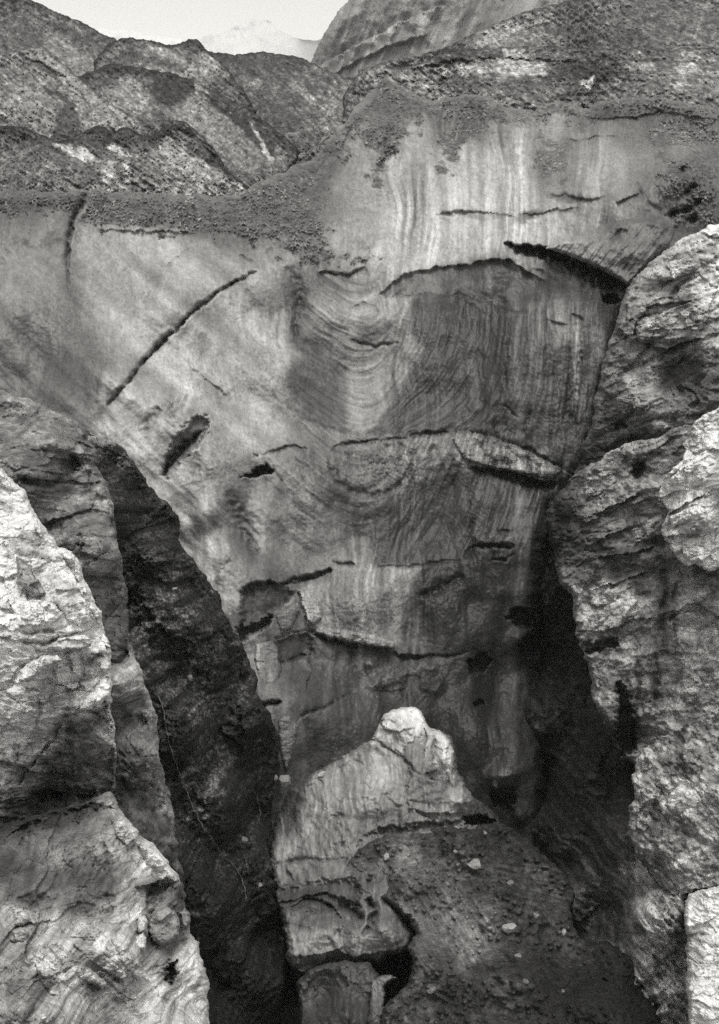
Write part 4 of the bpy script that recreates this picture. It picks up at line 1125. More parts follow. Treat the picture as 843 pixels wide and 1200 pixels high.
fi.groove([(440, 810), (460, 812), (480, 806)], 0.6, 1.5, tone=-0.2)
for k in range(16):
    cu = 432 + (k * 37 % 90)
    cv = 778 + (k * 53 % 34)
    fi.bump(cu, cv, 5 + k % 3, 5 + (k * 7) % 3, 0, 0.45, tone=0.12)
# right lower ice
fi.groove([(548, 640), (560, 640), (580, 641), (600, 643)], 1.1, 1.8, 2.0, tone=-0.3)
fi.groove([(584, 624), (594, 622), (604, 625)], 0.6, 1.5, tone=-0.25)
fi.groove([(440, 665), (480, 664), (520, 658), (545, 656)], 0.6, 1.4, tone=-0.2)
fi.groove([(545, 655), (550, 644), (556, 640)], 0.9, 2.6, tone=-0.3)
fi.groove([(575, 658), (592, 655), (602, 648)], 0.9, 1.6, tone=-0.25)
fi.ledge([(556, 641), (580, 642), (604, 644)], -0.9, 4, 12)
fi.groove([(492, 700), (510, 692), (528, 684), (545, 674)], 1.0, 6, tone=-0.2)
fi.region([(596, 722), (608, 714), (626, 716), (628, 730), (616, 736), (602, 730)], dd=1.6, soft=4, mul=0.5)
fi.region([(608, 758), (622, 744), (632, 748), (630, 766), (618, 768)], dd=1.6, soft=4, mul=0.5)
fi.bump(612, 750, 14, 12, 0, 1.2)
fi.region([(550, 775), (568, 766), (576, 774), (566, 788), (552, 788)], dd=1.4, soft=3, mul=0.75)
fi.region([(556, 822), (564, 820), (568, 826), (558, 827)], dd=1.0, soft=1.5, mul=0.6)
fi.bump(604, 850, 12, 70, 0, 1.2)
fi.bump(590, 908, 16, 11, -10, 1.6, tone=0.25)
fi.region([(578, 925), (584, 932), (602, 928), (606, 938), (594, 948), (580, 942), (575, 932)], dd=1.5, soft=2.5, mul=0.6)
fi.bump(596, 940, 10, 6, 20, 1.2, tone=0.15)
fi.bump(582, 922, 5, 5, 0, 0.9, tone=0.2)
fi.bump(610, 955, 9, 11, 0, 1.0)
# the ice turns back at its rims
q = 1 - np.clip(fi.sdf / 20.0, 0, 1)
side = sstep(300, 340, V) * sstep(560, 640, U)
fi.D += 4.5 * (1 - np.sqrt(np.clip(1 - q * q, 0, 1))) * side
top = sstep(30, 0, fi.sdf) * sstep(320, 260, V)
fi.D += 3.0 * (1 - np.sqrt(np.clip(1 - (1 - np.clip(fi.sdf / 12.0, 0, 1)) ** 2, 0, 1))) * sstep(320, 280, V)
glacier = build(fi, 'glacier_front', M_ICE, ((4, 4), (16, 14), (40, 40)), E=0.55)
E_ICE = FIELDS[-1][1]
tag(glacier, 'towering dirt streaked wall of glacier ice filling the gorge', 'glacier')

# overhanging slab above the dark slot: a part of its own
fs = Field([(640, 291), (652, 284), (668, 279), (690, 268), (712, 256), (735, 248), (760, 246), (785, 252), (795, 268), (780, 290), (764, 304), (748, 320), (737, 334), (716, 322), (690, 309), (662, 298)], 1.0,
           [(650, 288, 90.5), (700, 270, 91.5), (700, 300, 89.5), (735, 330, 89), (760, 260, 91), (780, 280, 90), (740, 300, 88.5)],
           [(645, 290, 178), (660, 287, 165), (680, 282, 150), (690, 295, 138), (710, 275, 112), (720, 270, 98), (725, 295, 130), (700, 300, 132), (715, 315, 125), (735, 325, 112), (750, 300, 118), (765, 280, 108), (770, 260, 102), (740, 258, 118), (700, 268, 138), (755, 275, 125)],
           soft=30, tsoft=10, rough=(1.0, 8), seed=131)
fs.D -= 0.35 * fbm(fs.X / 2.4, fs.Z / 2.4, 5, .55, 132)
c, s = math.cos(math.radians(-52)), math.sin(math.radians(-52))
fs.D -= 0.2 * fbm((fs.U * c + fs.V * s) / 40, (-fs.U * s + fs.V * c) / 4, 4, .6, 133)
fs.T *= 1 + 0.12 * fbm(fs.U / 9, fs.V / 9, 5, .6, 134)
fs.groove([(712, 282), (722, 276), (735, 270)], 0.5, 5, tone=-0.2)
upper = sstep(285, 262, fs.V)
fs.D += 4.5 * sstep(16, 0, fs.sdf) * upper
fs.lip(5, 1.2)
build(fs, 'overhanging_slab', M_ICE, ((2, 1.5), (6, 4), (10, 7)), E=0.5, parent=glacier)

# ================================================================== ICE MOUND AND DEBRIS CONE AT THE FOOT
MOUND = [(322, 960), (330, 945), (338, 925), (352, 918), (368, 905), (385, 897), (402, 886), (420, 876), (436, 866), (446, 858), (460, 850), (500, 850), (528, 862), (534, 880), (536, 902), (544, 918), (548, 925), (556, 935), (572, 945), (585, 958), (588, 966), (580, 978), (545, 984), (505, 1000), (476, 1030), (474, 1062), (488, 1094), (482, 1110), (472, 1118), (456, 1120), (446, 1130), (432, 1127), (420, 1138), (408, 1135), (392, 1146), (376, 1150), (364, 1142), (352, 1147), (342, 1137), (334, 1122), (337, 1112), (332, 1084), (324, 1052), (316, 1010)]
fm = Field(MOUND, 1.2,
           [(330, 950, 79), (400, 890, 77.5), (440, 865, 76.5), (520, 870, 76), (580, 955, 77), (360, 960, 75.5), (440, 930, 73.5), (500, 930, 73.5), (540, 950, 74), (340, 1020, 75), (400, 1000, 73), (480, 970, 73.5), (400, 1050, 70.5), (520, 1000, 74), (345, 1085, 69.5), (400, 1090, 68.5), (460, 1070, 69), (480, 1100, 69), (360, 1110, 67), (420, 1105, 66.5), (460, 1105, 67), (400, 1142, 69), (520, 1060, 71)],
           [(340, 950, 80), (350, 925, 75), (370, 925, 120), (390, 905, 118), (400, 930, 132), (420, 890, 128), (440, 880, 142), (440, 910, 150), (430, 940, 132), (460, 930, 118), (480, 920, 112), (500, 910, 95), (490, 940, 105), (510, 930, 98), (535, 940, 130), (545, 930, 118), (520, 955, 125), (500, 960, 105), (540, 955, 122), (560, 945, 70), (580, 958, 62), (460, 960, 85), (430, 965, 95), (400, 960, 118), (375, 950, 132), (360, 980, 122), (340, 990, 125), (380, 985, 128), (410, 990, 112), (440, 990, 95), (340, 1025, 105), (360, 1010, 118), (390, 1015, 118), (370, 1030, 115), (420, 1010, 85), (345, 1045, 85), (370, 1050, 72), (400, 1040, 88), (420, 1035, 80), (480, 980, 80), (460, 1005, 85), (340, 970, 95), (350, 1080, 82), (375, 1065, 82), (400, 1060, 85), (345, 1108, 128), (360, 1105, 130), (380, 1110, 122), (395, 1100, 125), (420, 1105, 118), (410, 1080, 90), (440, 1062, 95), (455, 1075, 98), (450, 1090, 112), (465, 1100, 118), (440, 1105, 115), (430, 1125, 80), (360, 1130, 62), (390, 1130, 60), (470, 1085, 95), (345, 1140, 55)],
           soft=30, tsoft=9, rough=(1.6, 8), seed=141)
fm.D -= 0.6 * fbm(fm.X / 4, fm.Z / 4, 5, .55, 142)
for L_, k_ in ((2.2, 0.35), (0.9, 0.16), (0.4, 0.07)):
    h_, e_, c_ = facet((fm.X + 0.3 * L_ * fbm(fm.X / L_, fm.Z / L_, 3, .6, 145)) / L_, fm.Z / (1.4 * L_), 5)
    fm.D -= k_ * h_
stv = fbm(fm.U / 3.8 + pnoise(fm.U / 40, fm.V / 40, 4) * 2, fm.V / 60, 4, .6, 143)
fm.T *= 1 + 0.13 * stv
fm.D -= 0.05 * stv
f1_, f2_, cid = worley(fm.X / 0.55, fm.Z / 0.8, 6)
fm.D += 0.10 * (f1_ - 0.4)
fm.T *= 1 + 0.10 * fbm(fm.U / 7, fm.V / 7, 5, .65, 144)
fm.groove([(438, 866), (448, 873), (462, 882), (476, 892), (486, 903), (496, 910)], 0.9, 1.8, tone=-0.4)
fm.groove([(496, 910), (510, 906), (520, 910), (528, 922)], 1.0, 4, tone=-0.3)
fm.region([(502, 906), (514, 903), (520, 911), (508, 915)], dd=1.4, soft=2, mul=0.6)
fm.region([(430, 978), (452, 970), (475, 968), (500, 964), (530, 962), (545, 963), (540, 968), (510, 972), (480, 974), (450, 978)], dd=0.5, soft=3, mul=0.6)
fm.region([(545, 958), (560, 956), (582, 962), (584, 967), (560, 965), (546, 966)], dd=2.4, soft=2, mul=0.4)
fm.bump(538, 940, 12, 9, 10, 0.9, tone=0.1)
fm.ledge([(480, 948), (505, 952), (545, 954)], 0.8, 10, 7)
fm.region([(340, 988), (420, 960), (470, 942), (480, 955), (440, 985), (400, 1000)], tone=95, soft=7, mix=.35)
fm.groove([(388, 960), (396, 955), (404, 956)], 0.8, 3, tone=-0.3)
fm.groove([(330, 1013), (360, 1006), (390, 1010), (420, 1006)], 0.8, 3, tone=-0.2)
fm.region([(322, 1038), (345, 1040), (380, 1032), (420, 1030), (420, 1060), (380, 1068), (330, 1062)], dd=0.8, soft=5, mul=0.85)
fm.ledge([(322, 1060), (350, 1052), (380, 1045), (410, 1055), (425, 1062)], 1.0, 12, 10)
fm.ledge([(336, 1100), (350, 1098), (366, 1104), (384, 1102), (396, 1094), (420, 1098), (446, 1102)], -0.8, 8, 10)
fm.ledge([(336, 1122), (356, 1120), (380, 1118), (395, 1114), (415, 1122), (440, 1116), (468, 1114)], 0.8, 7, 14)
fm.bump(452, 1090, 20, 14, 40, 1.3)
fm.bump(370, 1075, 24, 10, -10, -0.9)
fm.bump(415, 1078, 14, 10, 20, -1.0)
fm.groove([(430, 1052), (440, 1068), (434, 1086), (424, 1096)], 1.6, 4, tone=-0.1)
fm.groove([(396, 1058), (415, 1068), (428, 1080)], 1.6, 5, tone=-0.15)
fm.ledge([(340, 1062), (356, 1052), (375, 1052), (392, 1062), (400, 1080)], 0.9, 6, 8)
fm.groove([(446, 1052), (462, 1060), (476, 1074), (484, 1092)], 1.7, 5, tone=-0.2)
fm.lip(8, 2)
mound = build(fm, 'ice_mound', M_ICE, ((3, 3), (12, 10), (26, 22)), E=0.5)
tag(mound, 'grey streaked ice mound at the foot of the glacier wall', 'ice mound')

PIN = [(436, 866), (444, 848), (450, 838), (458, 832), (472, 829), (486, 828), (494, 834), (499, 846), (504, 853), (516, 856), (524, 864), (528, 868), (532, 880), (532, 898), (535, 912), (540, 925), (520, 922), (502, 912), (494, 904), (486, 896), (474, 888), (462, 880), (448, 870)]
fp = Field(PIN, 0.9, [(440, 865, 76.4), (460, 835, 77), (490, 835, 77), (480, 860, 74.8), (500, 870, 75.2), (525, 870, 75.8), (520, 900, 74.6), (500, 900, 74.4)],
           [(455, 845, 182), (475, 835, 200), (470, 855, 188), (488, 845, 205), (460, 865, 172), (480, 870, 178), (490, 885, 165), (496, 865, 150), (505, 885, 120), (500, 895, 112), (512, 870, 175), (522, 875, 205), (526, 890, 205), (515, 895, 188), (530, 910, 180), (520, 912, 120), (510, 905, 105), (475, 882, 165)],
           soft=20, tsoft=6, rough=(1.0, 7), seed=151)
fp.D -= 0.2 * fbm(fp.X / 1.6, fp.Z / 1.6, 5, .5, 152)
for L_, k_ in ((1.3, 0.4), (0.5, 0.16), (0.22, 0.07)):
    h_, e_, c_ = facet((fp.X + 0.25 * L_ * fbm(fp.X / L_, fp.Z / L_, 3, .6, 155)) / L_, fp.Z / (1.5 * L_), 4)
    fp.D -= k_ * h_
fp.T *= 1 + 0.07 * fbm(fp.U / 4, fp.V / 6, 4, .6, 156)
fp.groove([(446, 846), (456, 842), (464, 848)], 0.5, 1.5, tone=-0.35)
fp.groove([(446, 852), (450, 842), (458, 836)], 0.4, 1.3, tone=-0.3)
fp.ledge([(498, 850), (500, 868), (498, 886), (492, 902)], 0.8, 12, 7)
fp.groove([(510, 862), (508, 880), (505, 894)], 0.6, 2, tone=-0.3)
fp.bump(472, 852, 18, 14, 0, 0.7)
fp.bump(522, 880, 8, 16, 0, 0.7)
fp.lip(4, 0.9)
build(fp, 'bright_pinnacle', M_ICE, ((2, 1.5), (5, 4), (9, 7)), E=0.5, parent=mound)

# dark rubble covered cone, lower right of the mound
CONE = [(400, 1020), (410, 1005), (430, 985), (455, 975), (480, 978), (505, 968), (530, 968), (550, 972), (580, 963), (600, 970), (620, 985), (640, 1005), (655, 1018), (668, 1032), (673, 1050), (670, 1068), (672, 1085), (680, 1100), (700, 1105), (712, 1103), (730, 1115), (750, 1125), (765, 1135), (775, 1160), (780, 1260), (430, 1260), (450, 1180), (480, 1150), (484, 1128), (478, 1110), (488, 1095), (478, 1078), (465, 1068), (450, 1058), (425, 1048)]
fc = Field(CONE, 1.2,
           [(420, 1010, 72.6), (500, 975, 72.6), (600, 975, 75), (660, 1030, 73), (500, 1050, 67.5), (540, 1010, 70.5), (600, 1080, 67), (680, 1100, 68), (760, 1140, 64), (500, 1150, 61), (600, 1170, 60), (700, 1200, 58), (600, 1250, 54), (450, 1200, 58)],
           [(420, 1015, 82), (440, 1000, 70), (450, 1015, 95), (480, 1005, 105), (485, 1020, 95), (460, 1040, 75), (440, 1040, 85), (500, 990, 72), (530, 990, 65), (540, 1010, 85), (560, 980, 62), (590, 985, 60), (610, 1000, 58), (580, 1020, 68), (560, 1040, 68), (620, 1030, 75), (640, 1050, 78), (655, 1045, 72), (600, 1050, 62), (500, 1050, 72), (520, 1060, 100), (535, 1080, 112), (545, 1105, 110), (550, 1120, 108), (520, 1090, 98), (500, 1075, 88), (488, 1070, 100), (500, 1100, 95), (570, 1090, 105), (560, 1065, 92), (590, 1090, 75), (600, 1110, 68), (620, 1090, 62), (660, 1090, 72), (670, 1105, 75), (640, 1130, 55), (600, 1140, 60), (560, 1140, 62), (590, 1150, 78), (520, 1130, 72), (500, 1130, 80), (495, 1155, 75), (530, 1155, 60), (560, 1165, 60), (650, 1160, 48), (700, 1150, 45), (720, 1130, 52), (690, 1120, 55), (740, 1150, 42)],
           soft=30, tsoft=9, rough=(1.8, 9), seed=161)
fc.T = 70 * (fc.T / 70) ** 1.35
fc.D -= 1.3 * fbm(fc.X / 5, fc.Z / 3.5, 6, .55, 162)
n = fbm(fc.U / 9, fc.V / 6, 5, .65, 163)
fc.T *= 1 + 0.22 * n
fc.B[:] = 0.6
f1_, f2_, cid = worley(fc.U / 9, fc.V / 7, 7)
st = (cid > 0.45) * sstep(0.45, 0.1, f1_)
fc.D -= 0.35 * st
fc.T *= 1 + 0.35 * st * (cid - 0.45)
c, s = math.cos(math.radians(58)), math.sin(math.radians(58))
rip = fbm((fc.U * c + fc.V * s) / 40, (-fc.U * s + fc.V * c) / 4.2, 4, .6, 164)
kr = sstep(40, 0, np.hypot(fc.U - 530, (fc.V - 1085) * 0.8) - 30)
fc.T *= 1 + 0.2 * rip * kr
fc.D -= 0.12 * rip * kr
rip2 = fbm((fc.U * .98 + fc.V * .17) / 30, (fc.V * .98 - fc.U * .17) / 3.4, 4, .6, 165)
kr2 = sstep(20, 0, np.hypot(fc.U - 625, (fc.V - 1040) * 1.4) - 40)
fc.T *= 1 + 0.3 * rip2 * kr2
fc.D -= 0.08 * rip2 * kr2
fc.B *= 1 - 0.7 * kr
fc.region([(470, 995), (486, 992), (494, 1008), (490, 1020), (478, 1016)], tone=135, soft=4, mix=.7)
fc.region([(418, 1022), (440, 1016), (470, 1012), (500, 1016), (490, 1024), (450, 1022), (420, 1030)], tone=118, soft=3, mix=.6)
fc.region([(480, 1068), (500, 1078), (512, 1095), (500, 1108), (484, 1098), (478, 1082)], tone=118, soft=5, mix=.6)
fc.bump(568, 1075, 8, 14, -20, 0.8, tone=0.15)
fc.ledge([(560, 1112), (575, 1112), (590, 1122), (600, 1130)], -0.8, 4, 6, tone_b=0.2)
fc.groove([(565, 1130), (578, 1136), (592, 1136)], 1.0, 3, tone=-0.4)
fc.groove([(590, 1118), (598, 1126), (606, 1126)], 1.0, 2.4, tone=-0.4)
fc.groove([(575, 1145), (585, 1150), (592, 1155)], 0.9, 3, tone=-0.3)
fc.groove([(430, 1060), (460, 1062), (478, 1074), (490, 1092)], 0.9, 4, tone=-0.2)
fc.ledge([(700, 1104), (715, 1108), (738, 1120), (752, 1124)], -0.5, 5, 5, tone_b=0.3)
fc.groove([(702, 1150), (718, 1150), (734, 1138)], 1.2, 5, tone=-0.2)
fc.lip(9, 3)
cone = build(fc, 'debris_cone', M_DEB, ((3, 2), (10, 8), (20, 18)), E=0.42)
tag(cone, 'dark rubble covered cone of ice at the bottom of the gorge', 'debris cone')

# smooth undercut ice lobes, bottom centre
LOBE2 = [(348, 1152), (360, 1138), (380, 1130), (408, 1126), (434, 1128), (446, 1142), (444, 1180), (444, 1260), (355, 1260)]
fb = Field(LOBE2, 1.1, [(370, 1160, 66), (430, 1155, 65), (400, 1200, 63)], [(380, 1165, 72), (400, 1158, 82), (425, 1160, 78), (400, 1190, 70)], soft=20, seed=175)
fb.D -= 0.4 * fbm(fb.X / 2.5, fb.Z / 2.5, 5, .55, 176)
for L_, k_ in ((1.6, 0.4), (0.7, 0.18), (0.3, 0.08)):
    h_, e_, c_ = facet(fb.X / L_ + 0.3 * fbm(fb.X, fb.Z, 3, .6, 181), fb.Z / L_, 6)
    fb.D -= k_ * h_
fb.T *= 1 + 0.12 * fbm(fb.U / 5, fb.V / 5, 4, .65, 182)
fb.lip(6, 1.5)
tag(build(fb, 'ice_block', M_ICE, ((3, 2), (10, 6)), E=0.4), 'small dull ice block below the pale curved lip at the bottom edge', 'ice block', 'ice blocks at the foot of the mound')
LOBE3 = [(434, 1148), (446, 1144), (458, 1142), (466, 1146), (460, 1150), (452, 1158), (448, 1180), (470, 1182), (490, 1260), (430, 1260)]
fb = Field(LOBE3, 1.0, [(440, 1150, 64.5), (460, 1146, 64), (450, 1200, 62)], [(440, 1150, 110), (445, 1165, 95), (455, 1150, 100), (460, 1200, 70)], soft=20, seed=178)
fb.D -= 0.3 * fbm(fb.X / 1.5, fb.Z / 1.5, 5, .55, 179)
for L_, k_ in ((1.6, 0.4), (0.7, 0.18), (0.3, 0.08)):
    h_, e_, c_ = facet(fb.X / L_ + 0.3 * fbm(fb.X, fb.Z, 3, .6, 181), fb.Z / L_, 6)
    fb.D -= k_ * h_
fb.T *= 1 + 0.12 * fbm(fb.U / 5, fb.V / 5, 4, .65, 182)
fb.lip(4, 0.9)
tag(build(fb, 'ice_block', M_ICE, ((3, 2), (9, 5)), E=0.4), 'angular grey ice block with a bright top edge at the bottom of the mound', 'ice block', 'ice blocks at the foot of the mound')

# ================================================================== LEFT ROCKS
# ---- dark broken slope
DARK = [(60, 500), (96, 503), (104, 505), (110, 512), (120, 518), (132, 519), (141, 522), (148, 530), (158, 543), (166, 556), (178, 574), (196, 592), (208, 604), (213, 625), (214, 640), (224, 652), (236, 669), (249, 688), (258, 697), (263, 714), (272, 738), (283, 756), (294, 778), (302, 797), (306, 820), (316, 834), (322, 850), (328, 878), (329, 905), (322, 925), (318, 950), (316, 990), (320, 1030), (324, 1052), (332, 1076), (337, 1092), (337, 1116), (333, 1150), (330, 1260), (60, 1260)]
fd = Field(DARK, 1.3,
           [(100, 510, 62), (140, 525, 70), (180, 580, 73), (210, 610, 75), (250, 690, 77), (300, 790, 79), (325, 880, 80), (320, 960, 79), (335, 1100, 75), (330, 1200, 72), (120, 600, 58), (170, 650, 63), (200, 720, 64), (240, 780, 68), (280, 850, 72), (200, 850, 60), (250, 950, 65), (300, 1000, 71), (220, 1050, 60), (280, 1150, 66), (220, 1200, 58), (120, 800, 54), (150, 1000, 54)],
           [(110, 520, 70), (130, 535, 62), (150, 550, 52), (125, 560, 58), (160, 570, 45), (190, 600, 42), (150, 610, 45), (190, 625, 48), (205, 640, 40), (170, 640, 62), (200, 650, 58), (160, 680, 48), (195, 700, 62), (230, 680, 50), (180, 740, 55), (220, 730, 58), (250, 720, 50), (200, 780, 52), (240, 780, 60), (270, 770, 48), (230, 830, 58), (270, 830, 45), (300, 850, 34), (200, 840, 50), (250, 870, 48), (220, 890, 55), (240, 920, 60), (280, 920, 44), (300, 950, 40), (230, 970, 48), (260, 1000, 52), (290, 1000, 48), (250, 1050, 38), (230, 1100, 34), (290, 1080, 36), (310, 1050, 32), (260, 1130, 30), (320, 1100, 32), (290, 1150, 30), (200, 960, 58)],
           soft=35, tsoft=14, rough=(4.0, 26), seed=201)
fd.rock(-48, ((2.4, 0.5), (0.9, 0.25)), (4.5, 1.5), (2.2, 0.6), var=0.16, stretch=3, asp=1.15)
w1, w2, wc = worley(fd.X / 1.3, fd.Z / 1.0, 3)
fd.D += 0.5 * (w1 - 0.4)
fd.T *= 1 + 0.5 * (wc - 0.5)
w1, w2, wc = worley(fd.X / 0.38, fd.Z / 0.32, 4)
fd.D += 0.22 * (w1 - 0.4)
fd.T *= 1 + 0.8 * (wc - 0.5)
fd.B[:] = 0.7
fd.region([(158, 645), (175, 635), (200, 642), (205, 655), (185, 662), (165, 660)], dd=-1.0, soft=4, mul=1.25)
fd.T *= 1.12 * (1 + 0.5 * fbm(fd.U / 2.6, fd.V / 2.4, 3, 0.7, 207) + 0.45 * fbm(fd.U / 9, fd.V / 7, 4, 0.6, 209))
fd.T = np.clip(fd.T, 16, 190)
fd.D -= 0.34 * fbm(fd.X / 0.5, fd.Z / 0.5, 4, 0.65, 208)
fd.lip(8, 2.6)
o = build(fd, 'rock_slope', M_DARK, ((3, 2), (10, 8), (20, 20)), E=0.36)
tag(o, 'dark broken rock slope dropping into the gorge left of the ice', 'rock slope')

# ---- upper left outcrop
L1 = [(-300, 430), (0, 458), (22, 463), (36, 467), (50, 473), (62, 481), (72, 486), (86, 494), (97, 502), (102, 508), (101, 514), (110, 520), (115, 528), (116, 535), (112, 543), (118, 552), (122, 562), (127, 574), (130, 586), (132, 598), (137, 618), (138, 636), (141, 655), (146, 676), (149, 700), (151, 716), (150, 740), (140, 800), (80, 850), (-300, 850)]
f_ = Field(L1, 1.1, [(20, 465, 49), (90, 500, 48), (110, 530, 47), (60, 520, 44), (20, 560, 41), (130, 600, 46), (148, 700, 46), (100, 640, 42), (130, 760, 43), (-60, 500, 44)],
           [(40, 475, 118), (60, 485, 122), (75, 495, 120), (90, 505, 112), (30, 500, 95), (50, 510, 105), (75, 515, 112), (95, 525, 118), (110, 530, 105), (30, 530, 82), (55, 545, 88), (80, 540, 92), (95, 548, 118), (40, 560, 75), (60, 565, 58), (75, 572, 75), (100, 570, 112), (112, 555, 98), (60, 585, 105), (85, 585, 128), (110, 590, 118), (125, 590, 125), (75, 605, 90), (95, 610, 112), (80, 620, 112), (110, 620, 112), (125, 625, 98), (100, 640, 88), (125, 645, 90), (115, 660, 128), (130, 655, 128), (110, 675, 88), (135, 670, 78), (125, 690, 88), (140, 690, 92), (115, 705, 118), (140, 715, 72), (130, 730, 70)],
           soft=22, tsoft=9, rough=(2.6, 18), seed=211)
f_.rock(-14, ((1.5, 0.42), (0.55, 0.16)), (3.0, 0.5), (1.6, 0.25), var=0.26)
f_.groove([(20, 560), (40, 566), (60, 570), (78, 560), (88, 552)], 0.9, 5, tone=-0.35)
f_.region([(72, 540), (82, 534), (92, 540), (92, 552), (80, 556), (72, 550)], dd=0.7, soft=4, mul=0.7)
f_.ledge([(88, 498), (95, 515), (98, 530), (100, 550), (108, 575)], -0.6, 6, 6)
f_.region([(40, 596), (70, 588), (100, 578), (105, 586), (80, 600), (50, 612)], tone=135, soft=4, mix=.6)
f_.ledge([(40, 615), (70, 607), (100, 598), (110, 592)], 0.8, 8, 5, tone_b=-0.2)
f_.region([(98, 668), (115, 658), (138, 644), (140, 650), (120, 666), (102, 678)], tone=135, soft=3, mix=.7)
f_.groove([(104, 690), (120, 680), (140, 662)], 0.4, 3, tone=-0.2)
f_.ledge([(98, 665), (115, 655), (139, 641)], -0.5, 5, 12)
f_.lip(9, 2.2)
o = build(f_, 'rock_outcrop', M_MID, ((2, 1.5), (8, 6), (16, 14)), E=0.5)
tag(o, 'rounded grey banded rock outcrop against the ice at the left edge', 'rock outcrop', 'bare rocks on both sides of the gorge')

# ---- mid buttress behind the near rock
L3 = [(90, 700), (118, 716), (128, 728), (138, 734), (148, 744), (154, 758), (160, 772), (166, 786), (170, 802), (176, 816), (181, 830), (184, 846), (187, 862), (188, 884), (192, 905), (197, 928), (202, 946), (206, 966), (208, 988), (212, 1008), (216, 1040), (220, 1100), (100, 1100), (60, 900)]
f_ = Field(L3, 1.1, [(130, 730, 43), (150, 760, 44), (180, 840, 45), (200, 950, 46), (210, 1020, 46), (130, 800, 39.5), (150, 880, 41), (160, 980, 41), (130, 1000, 38)],
           [(135, 745, 62), (145, 755, 88), (150, 775, 105), (140, 770, 80), (155, 800, 95), (165, 800, 112), (150, 825, 108), (165, 830, 108), (140, 840, 62), (148, 835, 48), (145, 820, 75), (170, 850, 100), (160, 865, 112), (175, 875, 105), (150, 880, 80), (145, 900, 58), (160, 900, 72), (178, 905, 88), (155, 925, 52), (170, 935, 60), (185, 925, 95), (165, 950, 50), (180, 955, 62), (195, 950, 85), (185, 975, 62), (200, 985, 72), (205, 1000, 60)],
           soft=20, tsoft=8, rough=(2.8, 18), seed=221)
f_.rock(-62, ((1.3, 0.4), (0.5, 0.16)), (2.4, 0.6), (1.4, 0.3), var=0.28, stretch=4)
w1, w2, wc = worley(f_.U / 8, f_.V / 8, 3)
k = sstep(860, 920, f_.V)
f_.D += 0.4 * (w1 - .4) * k
f_.T *= 1 + 0.5 * (wc - .5) * k
f_.groove([(152, 748), (166, 776), (176, 812), (183, 838)], -0.3, 2)
f_.groove([(136, 830), (146, 836), (150, 850)], 0.9, 6, tone=-0.3)
f_.lip(9, 2.5)
o = build(f_, 'rock_buttress', M_MID, ((2, 1.5), (7, 6), (14, 14)), E=0.47)
tag(o, 'narrow grey rock buttress between the near bright rock and the dark slope', 'rock buttress', 'bare rocks on both sides of the gorge')

# ---- near bright rock with overhang
L2 = [(-300, 480), (0, 548), (19, 566), (27, 574), (33, 586), (40, 600), (47, 608), (53, 618), (60, 628), (66, 636), (69, 641), (78, 643), (86, 650), (92, 656), (95, 666), (97, 676), (103, 686), (106, 697), (111, 706), (117, 715), (121, 724), (123, 736), (124, 746), (128, 752), (131, 764), (129, 778), (131, 792), (128, 806), (131, 818), (128, 830), (132, 842), (136, 854), (134, 868), (138, 882), (135, 900), (136, 925), (128, 940), (100, 955), (40, 980), (-300, 1000)]
f_ = Field(L2, 1.0, [(20, 570, 33.5), (60, 630, 33), (95, 670, 33), (122, 740, 33), (130, 800, 33), (133, 860, 33), (30, 640, 31), (60, 700, 30.5), (30, 740, 29.5), (80, 760, 30.2), (110, 800, 31.2), (40, 820, 29.5), (90, 840, 31), (100, 880, 32.5), (60, 880, 32), (60, 930, 33.5), (130, 920, 33.5), (25, 900, 31), (-60, 750, 28)],
           [(28, 582, 175), (40, 604, 182), (55, 625, 170), (30, 600, 115), (30, 620, 128), (45, 620, 118), (30, 650, 122), (50, 650, 112), (62, 645, 160), (75, 655, 192), (85, 665, 185), (55, 670, 130), (70, 680, 135), (35, 665, 150), (25, 690, 168), (45, 690, 165), (60, 700, 138), (85, 700, 130), (80, 690, 125), (95, 690, 155), (100, 705, 140), (108, 712, 175), (60, 715, 168), (40, 715, 172), (30, 725, 165), (75, 720, 172), (115, 730, 170), (85, 735, 168), (30, 740, 118), (50, 750, 122), (60, 748, 165), (85, 752, 175), (100, 755, 165), (110, 745, 128), (120, 755, 165), (125, 765, 175), (30, 765, 165), (40, 780, 205), (55, 775, 205), (70, 770, 175), (25, 790, 200), (30, 800, 160), (65, 785, 128), (85, 785, 150), (105, 775, 90), (100, 790, 85), (118, 778, 150), (124, 790, 188), (85, 800, 148), (60, 800, 118), (30, 820, 152), (45, 825, 140), (60, 815, 92), (80, 815, 98), (95, 810, 118), (110, 805, 175), (120, 800, 205), (110, 820, 188), (98, 828, 168), (125, 815, 150), (85, 835, 105), (55, 845, 112), (35, 845, 150), (25, 860, 160), (45, 860, 118), (70, 850, 80), (85, 850, 62), (100, 850, 62), (115, 840, 62), (125, 830, 120), (132, 850, 180), (128, 860, 130), (35, 880, 108), (55, 875, 100), (25, 910, 88), (75, 880, 62), (100, 880, 58), (120, 880, 58), (60, 900, 62), (90, 905, 56), (120, 905, 60), (60, 925, 48), (90, 930, 42), (30, 940, 55)],  # low tones under the overhang are its shade, painted in
           soft=38, tsoft=7, rough=(2.4, 16), seed=231)
f_.rock(-12, ((1.1, 0.30), (0.4, 0.11)), (2.2, 0.25), (1.2, 0.2), var=0.24, stretch=5, brk=0.85)
